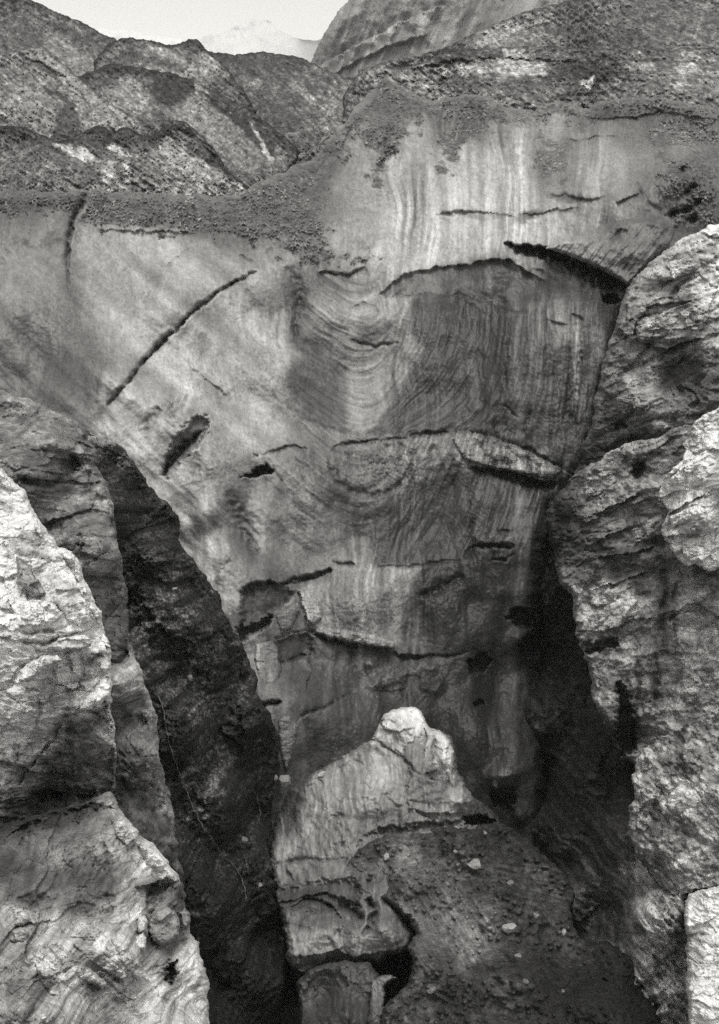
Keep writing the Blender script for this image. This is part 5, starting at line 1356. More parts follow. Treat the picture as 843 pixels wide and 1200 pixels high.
# two slanted facets of the crest, ledges and shadowed recesses
f_.ledge([(22, 600), (45, 612), (66, 642), (84, 672), (104, 712), (120, 735)], -0.5, 6, 10)
f_.ledge([(20, 656), (40, 672), (52, 690), (64, 706), (76, 724)], -0.45, 6, 12)
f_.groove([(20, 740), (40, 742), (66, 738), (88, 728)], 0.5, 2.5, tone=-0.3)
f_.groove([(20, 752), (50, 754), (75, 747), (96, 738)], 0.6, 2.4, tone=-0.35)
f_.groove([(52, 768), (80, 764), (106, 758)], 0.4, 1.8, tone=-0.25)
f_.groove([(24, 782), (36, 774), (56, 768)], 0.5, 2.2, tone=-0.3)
f_.ledge([(96, 776), (112, 768), (118, 764)], 0.9, 8, 9)
f_.ledge([(84, 836), (100, 826), (120, 822), (130, 814)], 1.0, 8, 8)
f_.ledge([(60, 800), (84, 806), (97, 802)], 0.6, 8, 8)
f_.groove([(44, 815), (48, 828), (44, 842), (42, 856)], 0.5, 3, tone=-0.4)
f_.groove([(97, 770), (96, 790), (94, 806)], 0.4, 2.5, tone=-0.2)
f_.region([(76, 842), (96, 832), (124, 828), (134, 858), (134, 930), (100, 950), (40, 960), (30, 940), (60, 900), (74, 870)], dd=0.9, soft=4)
f_.ledge([(22, 922), (44, 890), (64, 868), (74, 846)], -0.5, 8, 8)
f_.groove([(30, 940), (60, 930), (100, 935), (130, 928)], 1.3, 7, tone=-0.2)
f_.lip(7, 1.3)
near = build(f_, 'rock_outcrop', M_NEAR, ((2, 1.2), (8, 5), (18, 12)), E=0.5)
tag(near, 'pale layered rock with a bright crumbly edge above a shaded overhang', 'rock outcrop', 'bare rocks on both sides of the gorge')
fnear = f_
E_near = FIELDS[-1][1]

# ---- lower left pale rock
L4 = [(-300, 985), (0, 968), (25, 960), (50, 952), (80, 944), (104, 938), (122, 930), (130, 928), (138, 940), (146, 953), (154, 964), (160, 975), (172, 984), (184, 992), (192, 1002), (200, 1014), (210, 1026), (213, 1036), (212, 1050), (215, 1062), (221, 1068), (222, 1080), (225, 1094), (232, 1104), (234, 1116), (240, 1134), (244, 1150), (244, 1165), (248, 1260), (-300, 1260)]
f_ = Field(L4, 1.0, [(20, 968, 30), (80, 946, 30.5), (130, 932, 30.5), (160, 980, 30), (210, 1035, 29.8), (225, 1095, 29.5), (244, 1160, 29), (60, 1000, 28), (120, 1000, 28.4), (40, 1060, 26.5), (120, 1060, 27), (190, 1070, 28.6), (60, 1130, 24.5), (140, 1130, 25.8), (200, 1140, 27.4), (40, 1200, 23), (200, 1220, 26), (-60, 1100, 23)],
           [(30, 970, 50), (60, 962, 55), (90, 955, 52), (110, 950, 70), (125, 940, 130), (135, 950, 120), (145, 965, 160), (130, 965, 85), (100, 970, 88), (60, 980, 85), (30, 985, 88), (90, 985, 95), (120, 985, 108), (150, 985, 150), (165, 995, 178), (140, 1000, 160), (185, 1010, 200), (160, 1010, 170), (200, 1025, 195), (180, 1025, 135), (150, 1030, 118), (120, 1010, 100), (90, 1010, 92), (50, 1010, 85), (70, 1000, 100), (30, 1020, 72), (60, 1030, 80), (90, 1030, 88), (120, 1035, 95), (30, 1050, 68), (60, 1055, 85), (90, 1060, 82), (110, 1060, 98), (135, 1050, 105), (150, 1060, 135), (185, 1045, 72), (200, 1040, 95), (205, 1060, 80), (175, 1060, 80), (165, 1080, 175), (170, 1070, 180), (190, 1080, 125), (200, 1095, 122), (212, 1080, 110), (220, 1095, 150), (175, 1100, 85), (155, 1090, 140), (70, 1080, 158), (90, 1085, 148), (120, 1080, 128), (40, 1080, 120), (25, 1075, 150), (25, 1095, 150), (60, 1105, 170), (90, 1110, 165), (120, 1105, 165), (140, 1110, 172), (160, 1120, 165), (185, 1125, 130), (195, 1130, 110), (200, 1145, 92), (215, 1130, 165), (230, 1130, 178), (225, 1150, 160), (238, 1155, 165), (30, 1120, 128), (50, 1130, 175), (70, 1135, 178), (90, 1140, 170), (110, 1145, 182), (130, 1145, 180), (150, 1150, 185), (170, 1150, 185), (40, 1155, 125), (60, 1160, 135), (90, 1165, 190), (120, 1165, 180), (150, 1165, 160), (180, 1160, 180), (210, 1165, 175), (100, 1125, 118), (115, 1160, 118)],
           soft=38, tsoft=7, rough=(2.4, 16), seed=241)
f_.rock(-4, ((1.3, 0.28), (0.45, 0.12)), (2.2, 0.25), (1.2, 0.22), var=0.22, stretch=5, brk=0.8)
c, s = math.cos(math.radians(35)), math.sin(math.radians(35))
aa, bb = f_.U * c + f_.V * s, -f_.U * s + f_.V * c
rib = fbm(aa / 34, bb / 6, 4, .6, 243)
kr = sstep(1060, 1105, f_.V) * sstep(190, 160, f_.U)
f_.D -= 0.05 * rib * kr
f_.T *= 1 + 0.05 * rib * kr
f_.ledge([(120, 935), (136, 955), (156, 980), (186, 1000), (208, 1030)], -0.25, 8, 8)
f_.ledge([(160, 1040), (180, 1034), (198, 1030), (212, 1034)], 0.9, 10, 10)
f_.ledge([(170, 1040), (172, 1060), (174, 1080), (172, 1104)], -0.7, 8, 12)
f_.groove([(20, 1055), (40, 1050), (60, 1052)], 0.5, 4, tone=-0.3)
f_.groove([(118, 985), (126, 1000), (132, 1010)], 0.4, 3.5, tone=-0.3)
f_.groove([(115, 1052), (125, 1050), (138, 1052)], 0.4, 4, tone=-0.3)
f_.region([(200, 1130), (206, 1128), (206, 1140), (202, 1150), (195, 1148), (196, 1138)], dd=0.7, soft=3, mul=0.6)
f_.region([(20, 968), (70, 950), (110, 942), (112, 950), (80, 962), (30, 978)], dd=0.5, soft=4)
f_.ledge([(30, 1108), (60, 1108), (90, 1122), (120, 1150), (150, 1172)], -0.5, 5, 14)
f_.lip(8, 1.4)
low = build(f_, 'rock_outcrop', M_NEAR, ((2, 1.2), (8, 5), (18, 12)), E=0.5)
tag(low, 'pale weathered rock ledge filling the lower left corner', 'rock outcrop', 'bare rocks on both sides of the gorge')
flow = f_
E_low = FIELDS[-1][1]


def lump(name, parent, poly, d, tones, seed, mat, E=0.5, thick=1.0, rgh=(1.0, 6), amp=0.12, step=0.8):
    """a rounded block sitting proud of the rock behind it"""
    c = np.mean(np.asarray(poly, float), 0)
    f = Field(poly, step, [(c[0], c[1], d)], tones, soft=20, tsoft=6, rough=rgh, seed=seed, warp=1.0)
    sc = d / 30.0
    f.D -= amp * sc * fbm(f.X / (0.8 * sc), f.Z / (0.8 * sc), 5, .55, seed + 1)
    f.T *= 1 + 0.10 * fbm(f.U / 6, f.V / 4, 5, .6, seed + 2)
    for L_, k_ in ((1.0, 0.22), (0.42, 0.10), (0.2, 0.05)):
        h_, e_, c_ = facet(f.X / (L_ * sc) + 0.3 * fbm(f.X, f.Z, 3, .6, seed), f.Z / (0.7 * L_ * sc), seed % 9)
        f.D -= k_ * sc * h_
    f.lip(min(5.0, max(2.0, float(f.sdf.max()) * 0.6)), thick * 0.6)
    return build(f, name, mat, ((1.5, 0.6 * thick), (3, 1.6 * thick)), E=E, parent=parent)


def piece(name, parent, on, poly, proud, mat, seed, E, tone=1.0, R=4.0, step=0.8, amp=0.06, rgh=(1.0, 7)):
    """a block or slab of the same stuff that stands proud of the face it belongs to"""
    f = Field(poly, step, [(poly[0][0], poly[0][1], on.at(*poly[0]))], [(poly[0][0], poly[0][1], 100)], rough=rgh, seed=seed, warp=1.0)
    ii = np.clip(np.round((f.U - on.us[0]) / on.step).astype(int), 0, len(on.us) - 1)
    jj = np.clip(np.round((f.V - on.vs[0]) / on.step).astype(int), 0, len(on.vs) - 1)
    inside = f.sdf > 1
    base = on.D[jj, ii]
    m = float(np.median(base[inside]))
    f.D = (0.45 * base + 0.55 * np.clip(base, m - proud, m + proud)).astype(np.float32) - proud
    sc = m / 50.0
    X, Z = (f.U - 421.5) / F * m, (600 - f.V) / F * m
    for L_, k_ in ((1.1, 0.16), (0.45, 0.09), (0.2, 0.05)):
        h_, e_, c_ = facet(X / (L_ * sc) + 0.2 * fbm(X / sc, Z / sc, 3, .6, seed), Z / (0.6 * L_ * sc), seed % 9)
        f.D -= k_ * sc * h_ * (0.25 if mat is M_ICE else 1.0)
    f.D -= amp * sc * (0.5 if mat is M_ICE else 1.0) * fbm(X / (0.5 * sc), Z / (0.4 * sc), 4, .6, seed + 1)
    f.T = on.T[jj, ii] * tone * (1 + 0.08 * fbm(f.U / 5, f.V / 3, 4, .65, seed + 2))
    f.B = on.B[jj, ii]
    f.tp = []
    f.lip(min(R, max(1.5, float(f.sdf.max()) * 0.7)), proud * 1.1)
    return build(f, name, mat, ((1.5, proud), (3, 2.2 * proud)), E=E, parent=parent)


# separate slabs and blocks that are part of the near rocks
lump('slab', near, [(60, 758), (70, 750), (86, 745), (100, 744), (108, 750), (106, 758), (92, 762), (72, 763)], 29.7, [(70, 758, 160), (90, 750, 178), (102, 754, 172), (85, 761, 145)], 301, M_NEAR, thick=0.6)
lump('slab', near, [(22, 798), (24, 785), (36, 775), (52, 768), (68, 768), (74, 774), (60, 780), (46, 788), (34, 800)], 29.1, [(30, 790, 200), (50, 775, 208), (66, 772, 185), (36, 798, 180)], 304, M_NEAR, thick=0.5)
lump('slab', near, [(92, 832), (98, 820), (110, 808), (118, 796), (128, 790), (132, 800), (128, 818), (116, 826), (104, 832)], 30.6, [(100, 828, 178), (115, 810, 200), (126, 800, 205)], 307, M_NEAR, thick=0.6)
lump('slab', near, [(116, 745), (122, 742), (128, 752), (131, 764), (127, 770), (120, 766), (117, 755)], 32.0, [(124, 756, 178)], 310, M_NEAR, thick=0.5)
lump('slab', near, [(118, 776), (124, 772), (130, 778), (129, 786), (122, 788), (117, 783)], 31.6, [(124, 780, 195)], 312, M_NEAR, thick=0.4)
lump('slab', near, [(20, 652), (34, 664), (48, 684), (54, 696), (44, 700), (32, 690), (20, 684)], 29.9, [(30, 675, 150), (45, 692, 150)], 314, M_NEAR, thick=0.5)
lump('block', low, [(172, 1090), (174, 1076), (182, 1066), (196, 1062), (206, 1068), (212, 1082), (210, 1096), (200, 1106), (188, 1110), (178, 1102)], 27.9, [(185, 1075, 138), (200, 1078, 130), (190, 1098, 108), (205, 1092, 118)], 316, M_NEAR, thick=0.9)
lump('block', low, [(210, 1070), (216, 1064), (222, 1068), (224, 1080), (220, 1090), (213, 1088)], 28.6, [(217, 1075, 118)], 319, M_NEAR, thick=0.5)
lump('block', low, [(160, 1082), (162, 1074), (170, 1072), (174, 1080), (172, 1092), (166, 1096), (160, 1092)], 27.2, [(166, 1078, 190), (168, 1090, 165)], 321, M_NEAR, thick=0.5)
lump('block', low, [(158, 1098), (168, 1092), (172, 1100), (170, 1116), (160, 1120), (156, 1110)], 27.0, [(164, 1100, 190), (164, 1114, 172)], 323, M_NEAR, thick=0.5)
lump('block', low, [(16, 1066), (24, 1064), (33, 1070), (35, 1080), (28, 1086), (16, 1084)], 25.8, [(25, 1072, 155), (28, 1082, 125)], 325, M_NEAR, thick=0.5)
lump('block', low, [(14, 1090), (24, 1086), (34, 1092), (32, 1102), (20, 1106), (12, 1102)], 25.2, [(24, 1094, 160)], 327, M_NEAR, thick=0.5)

# crumbling blocks of the crest, slabs of the faces
for n_, pp in enumerate(([(72, 646), (80, 644), (88, 652), (86, 662), (76, 660)], [(88, 658), (95, 664), (98, 676), (92, 682), (86, 672)], [(96, 682), (104, 690), (107, 702), (100, 704), (94, 694)],
                         [(106, 704), (114, 712), (118, 724), (110, 726), (104, 716)], [(40, 604), (48, 612), (54, 624), (48, 630), (40, 618)], [(124, 806), (130, 812), (130, 824), (124, 826), (120, 816)],
                         [(128, 842), (134, 852), (133, 866), (127, 862), (125, 850)])):
    piece('block', near, fnear, pp, 0.22, M_NEAR, 610 + n_, E_near, 1.08)
for n_, pp in enumerate(([(24, 706), (40, 700), (62, 706), (74, 720), (60, 732), (40, 736), (24, 734)], [(64, 706), (84, 700), (100, 712), (108, 728), (92, 734), (78, 726)], [(22, 812), (40, 806), (58, 812), (60, 832), (44, 842), (24, 836)],
                         [(62, 784), (84, 776), (98, 780), (98, 796), (82, 802), (66, 800)], [(22, 870), (42, 862), (56, 868), (48, 886), (30, 900), (20, 896)])):
    piece('slab', near, fnear, pp, 0.25, M_NEAR, 630 + n_, E_near, 1.0, R=5)
for n_, pp in enumerate(([(84, 1104), (104, 1106), (128, 1122), (150, 1142), (146, 1150), (122, 1138), (98, 1120)], [(60, 1112), (80, 1116), (104, 1134), (126, 1152), (120, 1160), (94, 1146), (70, 1128)], [(40, 1128), (58, 1130), (70, 1150), (72, 1168), (58, 1166), (46, 1148)],
                         [(130, 1100), (150, 1108), (166, 1128), (176, 1150), (160, 1148), (144, 1130)], [(70, 1086), (96, 1080), (120, 1090), (116, 1102), (90, 1100), (72, 1098)], [(130, 960), (146, 966), (158, 984), (150, 992), (136, 980)],
                         [(160, 988), (180, 994), (196, 1012), (190, 1022), (172, 1012)], [(196, 1018), (206, 1024), (212, 1040), (204, 1042), (196, 1032)])):
    piece('slab', low, flow, pp, 0.22, M_NEAR, 650 + n_, E_low, 1.0, R=5)
# ledges and fallen flakes of the ice wall
for n_, (nm, pp, pr, tn) in enumerate((('ice_ledge', [(530, 514), (552, 508), (580, 515), (606, 524), (632, 537), (658, 552), (650, 562), (622, 557), (594, 551), (566, 546), (544, 538)], 0.5, 1.02),
                                       ('ice_ledge', [(366, 742), (396, 751), (430, 757), (462, 761), (464, 752), (440, 744), (404, 738), (376, 734)], 0.4, 1.05),
                                       ('ice_ledge', [(350, 694), (362, 690), (374, 704), (378, 724), (366, 734), (356, 722)], 0.4, 1.05),
                                       ('ice_ledge', [(556, 628), (576, 624), (602, 628), (604, 638), (580, 638), (558, 637)], 0.4, 1.2),
                                       ('ice_flake', [(300, 756), (318, 750), (328, 762), (330, 786), (322, 808), (308, 812), (302, 790), (298, 772)], 0.4, 1.08),
                                       ('ice_flake', [(322, 722), (338, 712), (350, 704), (352, 716), (342, 736), (330, 742)], 0.35, 1.1),
                                       ('ice_flake', [(584, 900), (598, 896), (606, 908), (604, 922), (588, 924), (580, 914)], 0.6, 1.2),
                                       ('ice_flake', [(326, 842), (340, 838), (350, 852), (344, 884), (336, 904), (328, 880)], 0.4, 1.1))):
    piece(nm, glacier, fi, pp, pr, M_ICE, 670 + n_, E_ICE, tn, R=5)

# ================================================================== RIGHT ROCKS
# ---- dark wall deep in the gap
WD = [(602, 560), (640, 545), (700, 500), (760, 470), (900, 440), (900, 1260), (560, 1260), (590, 1000), (600, 800)]
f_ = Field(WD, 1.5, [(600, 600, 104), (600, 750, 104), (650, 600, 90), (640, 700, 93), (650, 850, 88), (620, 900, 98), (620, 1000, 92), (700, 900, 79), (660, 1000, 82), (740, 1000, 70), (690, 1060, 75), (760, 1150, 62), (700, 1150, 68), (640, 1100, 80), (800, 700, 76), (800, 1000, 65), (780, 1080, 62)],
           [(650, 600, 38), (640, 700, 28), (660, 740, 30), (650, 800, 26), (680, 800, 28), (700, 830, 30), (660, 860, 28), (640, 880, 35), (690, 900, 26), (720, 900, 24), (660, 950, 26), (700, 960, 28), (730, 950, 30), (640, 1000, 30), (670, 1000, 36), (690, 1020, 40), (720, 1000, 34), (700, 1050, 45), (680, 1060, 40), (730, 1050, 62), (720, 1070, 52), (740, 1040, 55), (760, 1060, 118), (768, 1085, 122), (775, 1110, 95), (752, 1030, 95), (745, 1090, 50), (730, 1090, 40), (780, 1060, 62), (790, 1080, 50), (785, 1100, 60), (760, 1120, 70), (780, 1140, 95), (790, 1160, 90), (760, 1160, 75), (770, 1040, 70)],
           soft=35, tsoft=9, rough=(2, 12), seed=251)
f_.rock(62, ((3.0, 0.9), (1.0, 0.35)), (5, 1.6), (2.5, 0.6), var=0.3, stretch=4)
c, s = math.cos(math.radians(50)), math.sin(math.radians(50))
aa, bb = f_.U * c + f_.V * s, -f_.U * s + f_.V * c
rib = fbm(aa / 24, bb / 6, 4, .6, 253)
kr = sstep(1000, 1050, f_.V) * sstep(735, 760, f_.U)
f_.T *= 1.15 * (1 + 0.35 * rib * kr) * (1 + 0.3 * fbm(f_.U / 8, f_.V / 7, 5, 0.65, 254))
f_.D -= 0.3 * fbm(f_.X / 0.9, f_.Z / 0.9, 5, 0.65, 255)
f_.D -= 0.4 * rib * kr
f_.lip(20, 8)
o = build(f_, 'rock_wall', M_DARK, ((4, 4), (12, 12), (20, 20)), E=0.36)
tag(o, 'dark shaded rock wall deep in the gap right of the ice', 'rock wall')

# ---- upper right rounded rock
W1 = [(900, 235), (840, 262), (824, 270), (806, 277), (790, 287), (774, 296), (762, 305), (752, 316), (742, 328), (735, 342), (728, 358), (724, 374), (718, 390), (711, 402), (708, 420), (704, 442), (698, 466), (693, 490), (688, 512), (682, 530), (684, 544), (720, 560), (800, 560), (900, 560)]
f_ = Field(W1, 1.2, [(824, 272, 75.5), (775, 298, 77.0), (740, 330, 78.5), (720, 390, 78.5), (700, 470, 78.5), (690, 520, 78.5), (780, 340, 74.5), (770, 400, 74.0), (820, 320, 72.5), (820, 400, 72.0), (740, 460, 75.5), (780, 470, 73.5), (720, 520, 77.0), (824, 480, 71.5), (700, 545, 77.5), (740, 380, 76.5), (800, 500, 72.5)],
           [(815, 275, 150), (800, 285, 145), (780, 300, 128), (800, 295, 140), (765, 315, 118), (790, 310, 128), (815, 300, 120), (750, 335, 100), (735, 360, 92), (765, 330, 118), (780, 335, 112), (800, 330, 135), (815, 335, 155), (820, 350, 145), (795, 345, 98), (805, 350, 90), (760, 355, 95), (745, 385, 88), (780, 368, 128), (770, 378, 135), (790, 360, 105), (810, 370, 118), (760, 380, 122), (740, 400, 120), (725, 410, 95), (750, 410, 98), (785, 385, 112), (800, 390, 105), (820, 390, 112), (765, 405, 98), (785, 415, 85), (735, 430, 85), (720, 450, 75), (755, 435, 118), (740, 448, 115), (770, 430, 108), (790, 430, 62), (810, 425, 75), (800, 450, 52), (780, 450, 62), (820, 450, 62), (745, 465, 112), (730, 475, 105), (760, 470, 98), (785, 475, 78), (805, 475, 70), (730, 490, 85), (715, 495, 60), (715, 510, 92), (740, 500, 88), (780, 500, 98), (760, 505, 72), (725, 525, 48), (705, 525, 58), (700, 540, 42), (750, 520, 52), (790, 512, 80)],
           soft=45, tsoft=9, rough=(3.6, 24), seed=261)
f_.rock(16, ((2.4, 0.5), (0.9, 0.22)), (4.5, 0.8), (2.4, 0.35), var=0.22)
f_.ledge([(735, 378), (755, 372), (780, 366), (800, 358), (824, 346)], -1.0, 7, 14, tone_a=-0.15)
f_.groove([(722, 392), (735, 380), (755, 372), (778, 366)], 0.9, 3, tone=-0.25)
f_.groove([(785, 352), (790, 340), (800, 330), (812, 322)], 0.9, 4, tone=-0.3)
f_.ledge([(786, 352), (800, 334), (818, 324)], -0.7, 4, 10)
f_.groove([(708, 445), (725, 440), (745, 430), (775, 418), (800, 405), (824, 395)], 0.9, 4, tone=-0.3)
f_.ledge([(722, 452), (735, 436), (760, 424), (790, 408), (824, 396)], -0.6, 6, 12)
f_.ledge([(762, 372), (765, 390), (755, 405)], -0.5, 5, 8)
f_.region([(768, 432), (800, 418), (824, 425), (815, 460), (780, 462)], dd=0.9, soft=6, mul=0.85)
f_.bump(745, 470, 22, 16, 0, 1.0)
f_.groove([(708, 505), (730, 500), (760, 492), (800, 490)], 0.7, 4, tone=-0.2)
f_.region([(719, 493), (732, 490), (734, 500), (722, 503)], dd=0.8, soft=3, mul=0.6)
f_.bump(772, 502, 10, 8, 0, 0.6, tone=0.25)
f_.groove([(690, 528), (715, 528), (745, 515), (790, 508)], 1.3, 6, tone=-0.3)
f_.lip(9, 3)
o = build(f_, 'rock_buttress', M_MID, ((3, 3), (12, 10), (24, 24)), E=0.5)
for n_, (nm, pp) in enumerate((('slab', [(766, 318), (786, 306), (806, 302), (820, 308), (812, 320), (794, 326), (778, 332)]), ('slab', [(744, 384), (764, 376), (784, 368), (796, 372), (790, 390), (768, 398), (750, 402)]),
                               ('block', [(722, 466), (736, 456), (756, 458), (766, 470), (758, 484), (738, 488), (724, 482)]), ('block', [(762, 496), (776, 492), (786, 500), (780, 510), (766, 510)]), ('slab', [(796, 366), (812, 358), (826, 366), (824, 386), (806, 388)]))):
    piece(nm, o, f_, pp, 0.45, M_MID, 700 + n_, FIELDS[-1][1] if n_ == 0 else E_r, 1.0, R=5)
    E_r = FIELDS[-1][1]
tag(o, 'big rounded banded rock face at the right beside the dark ice slot', 'rock buttress', 'bare rocks on both sides of the gorge')

# ---- middle right rock
W2 = [(638, 618), (641, 600), (650, 583), (664, 567), (676, 556), (692, 545), (706, 536), (722, 525), (742, 518), (765, 512), (795, 502), (824, 492), (900, 480), (900, 920), (748, 920), (744, 896), (737, 890), (728, 890), (718, 876), (711, 856), (702, 836), (694, 806), (688, 776), (679, 748), (672, 722), (668, 702), (656, 682), (650, 662), (646, 640)]
f_ = Field(W2, 1.2, [(645, 600, 76.5), (660, 575, 76.5), (690, 550, 74.5), (740, 522, 72.5), (650, 660, 76.0), (672, 710, 74.5), (690, 780, 73.0), (715, 870, 71.5), (740, 890, 70.5), (690, 600, 74.0), (720, 560, 73.0), (780, 545, 69.5), (780, 590, 69.2), (720, 640, 72.0), (780, 640, 69.0), (720, 720, 71.5), (760, 740, 69.5), (820, 760, 66.5), (760, 840, 69.5), (800, 850, 67.5), (820, 540, 67.0), (735, 840, 70.5)],
           [(645, 600, 42), (650, 590, 45), (655, 615, 32), (650, 640, 30), (665, 565, 62), (680, 560, 70), (690, 560, 98), (672, 590, 58), (700, 570, 122), (720, 545, 118), (715, 560, 122), (740, 530, 98), (735, 545, 105), (750, 540, 72), (760, 530, 92), (775, 530, 118), (790, 515, 100), (725, 555, 85), (700, 590, 112), (690, 600, 92), (720, 590, 98), (740, 580, 105), (755, 560, 98), (770, 570, 110), (685, 620, 70), (700, 630, 88), (720, 610, 95), (740, 610, 88), (745, 630, 112), (760, 610, 105), (720, 640, 72), (700, 650, 72), (680, 650, 75), (670, 640, 52), (740, 650, 78), (760, 650, 85), (775, 640, 78), (680, 680, 80), (700, 680, 85), (720, 670, 80), (690, 700, 98), (710, 700, 95), (735, 712, 150), (742, 705, 142), (755, 708, 125), (750, 690, 62), (755, 695, 48), (760, 675, 100), (720, 720, 98), (700, 725, 92), (690, 735, 92), (680, 725, 95), (710, 745, 70), (725, 740, 62), (740, 735, 78), (760, 725, 72), (775, 715, 65), (778, 690, 62), (780, 670, 72), (720, 760, 88), (735, 755, 108), (740, 770, 105), (755, 760, 88), (700, 775, 92), (710, 790, 98), (700, 800, 92), (712, 815, 95), (715, 835, 88), (720, 850, 62), (705, 825, 75), (722, 810, 55), (735, 800, 98), (730, 830, 38), (740, 860, 42), (732, 870, 32), (740, 815, 92), (755, 800, 92), (750, 825, 85), (765, 790, 72), (770, 820, 75), (780, 760, 75), (785, 790, 92), (800, 760, 100), (810, 740, 105), (800, 720, 100), (815, 700, 98), (790, 830, 98), (770, 850, 75), (815, 800, 118), (810, 840, 72), (790, 860, 80), (750, 880, 90), (820, 780, 120)],
           soft=45, tsoft=8, rough=(4.0, 24), seed=271)
f_.rock(24, ((1.9, 0.5), (0.7, 0.22)), (3.4, 0.9), (1.8, 0.45), var=0.22, stretch=4, brk=0.8)
w1, w2, wc = worley(f_.X / 0.9, f_.Z / 0.7, 3)
f_.D += 0.35 * (w1 - .4)
f_.T *= 1 + 0.25 * (wc - .5)
for (p, h) in (([(672, 612), (700, 602), (730, 588), (750, 576)], 0.8), ([(690, 640), (715, 625), (745, 618)], 0.7), ([(700, 655), (730, 650), (770, 640)], 0.8), ([(695, 690), (725, 682), (760, 668)], 0.7)):
    f_.ledge(p, h, 6, 8, tone_b=-0.2)
f_.T *= 0.84 + 0.32 * sstep(620, 720, f_.V)  # tone painted against the light: darker sunlit top, lighter occluded foot
# vertical joints below
for (p, dp, w_) in (([(778, 655), (780, 690), (776, 730), (782, 770)], 1.1, 4), ([(745, 760), (748, 800), (746, 850)], 0.9, 3), ([(768, 750), (770, 790), (766, 840)], 1.0, 3.5), ([(732, 790), (742, 820), (748, 860)], 0.9, 4), ([(792, 680), (790, 720), (792, 770)], 0.8, 3)):
    f_.groove(p, dp, w_, tone=-0.3)
f_.region([(724, 800), (736, 812), (742, 840), (744, 880), (730, 885), (722, 860), (727, 830)], dd=2.2, soft=4, mul=0.6)
f_.region([(680, 752), (705, 752), (722, 748), (726, 756), (700, 764), (690, 768)], dd=1.2, soft=3, mul=0.6)
f_.region([(742, 546), (752, 542), (758, 550), (750, 560), (742, 556)], dd=0.9, soft=2.5, mul=0.55)
f_.lip(8, 2.6, sstep(520, 590, f_.V) * 0.8 + 0.2)
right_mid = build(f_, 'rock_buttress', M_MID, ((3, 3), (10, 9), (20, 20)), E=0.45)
E_r = FIELDS[-1][1]
for n_, (nm, pp) in enumerate((('slab', [(684, 566), (706, 552), (724, 550), (722, 566), (702, 580), (686, 586)]), ('slab', [(672, 602), (696, 596), (724, 584), (736, 588), (714, 602), (688, 614)]), ('slab', [(690, 690), (712, 682), (728, 688), (722, 704), (702, 712), (690, 706)]),
                               ('slab', [(752, 778), (764, 770), (768, 800), (764, 836), (754, 838), (750, 806)]), ('slab', [(784, 730), (800, 716), (818, 720), (818, 760), (804, 782), (790, 772)]), ('block', [(738, 622), (754, 614), (770, 620), (764, 632), (744, 636)]),
                               ('block', [(700, 714), (714, 716), (718, 732), (706, 742), (694, 732)]), ('slab', [(796, 790), (812, 784), (824, 800), (818, 826), (802, 824)]))):
    piece(nm, right_mid, f_, pp, 0.4, M_MID, 720 + n_, E_r, 1.0, R=5)
tag(right_mid, 'rough jointed rock buttress at the right edge in the middle of the gorge', 'rock buttress', 'bare rocks on both sides of the gorge')
lump('block', right_mid, [(728, 722), (732, 706), (740, 698), (748, 704), (758, 704), (764, 708), (752, 716), (744, 722), (734, 724)], 69.8, [(736, 712, 155), (745, 712, 145), (758, 708, 125)], 331, M_MID, E=0.45, thick=1.0)
lump('block', right_mid, [(688, 768), (700, 764), (714, 770), (722, 790), (726, 812), (722, 836), (714, 842), (704, 826), (696, 800)], 71.2, [(700, 780, 98), (712, 800, 100), (714, 830, 90)], 333, M_MID, E=0.45, thick=1.6, amp=0.3)

# ---- near pale blocks at the right edge
W3 = [(900, 430), (824, 488), (814, 498), (806, 508), (802, 520), (806, 530), (798, 540), (788, 552), (780, 562), (772, 574), (771, 584), (778, 592), (786, 598), (780, 610), (776, 622), (782, 636), (790, 648), (800, 658), (812, 662), (830, 668), (900, 670)]
f_ = Field(W3, 1.0, [(824, 495, 63.0), (806, 520, 63.5), (775, 580, 64.0), (780, 620, 64.0), (800, 655, 63.0), (824, 540, 61.5), (800, 580, 62.3), (824, 600, 61.0), (824, 650, 61.5), (860, 560, 59.0)],
           [(818, 500, 135), (812, 512, 118), (815, 530, 150), (800, 545, 165), (790, 560, 172), (780, 575, 165), (812, 548, 130), (805, 560, 145), (790, 580, 130), (815, 575, 118), (800, 590, 165), (785, 590, 140), (815, 595, 160), (800, 605, 125), (790, 615, 150), (815, 615, 115), (785, 630, 118), (800, 630, 125), (812, 645, 165), (820, 655, 172), (800, 648, 135), (822, 630, 140)],
           soft=18, tsoft=7, rough=(3.4, 20), seed=281)
f_.rock(34, ((1.3, 0.35), (0.5, 0.14)), (2.4, 0.5), (1.3, 0.2), var=0.18)
f_.ledge([(786, 562), (800, 548), (815, 536), (830, 526)], -0.9, 5, 10)
f_.ledge([(780, 602), (796, 596), (812, 586), (826, 580)], 0.7, 8, 6, tone_b=-0.2)
f_.groove([(790, 640), (806, 630), (824, 622)], 0.5, 3, tone=-0.25)
f_.lip(3, 0.4)
o = build(f_, 'rock_outcrop', M_NEAR, ((2, 2), (7, 7), (14, 12)), E=0.5)
E_r = FIELDS[-1][1]
for n_, (nm, pp) in enumerate((('block', [(788, 558), (802, 544), (816, 536), (822, 544), (808, 558), (794, 570), (786, 568)]), ('slab', [(800, 640), (812, 634), (826, 642), (826, 660), (812, 660), (800, 652)]), ('slab', [(784, 606), (800, 598), (818, 590), (822, 602), (804, 612), (788, 618)]), ('block', [(806, 508), (816, 500), (824, 506), (820, 520), (808, 524)]))):
    piece(nm, o, f_, pp, 0.35, M_NEAR, 740 + n_, E_r, 1.05, R=5)
tag(o, 'pale blocky rock jutting in at the right edge halfway up', 'rock outcrop', 'bare rocks on both sides of the gorge')

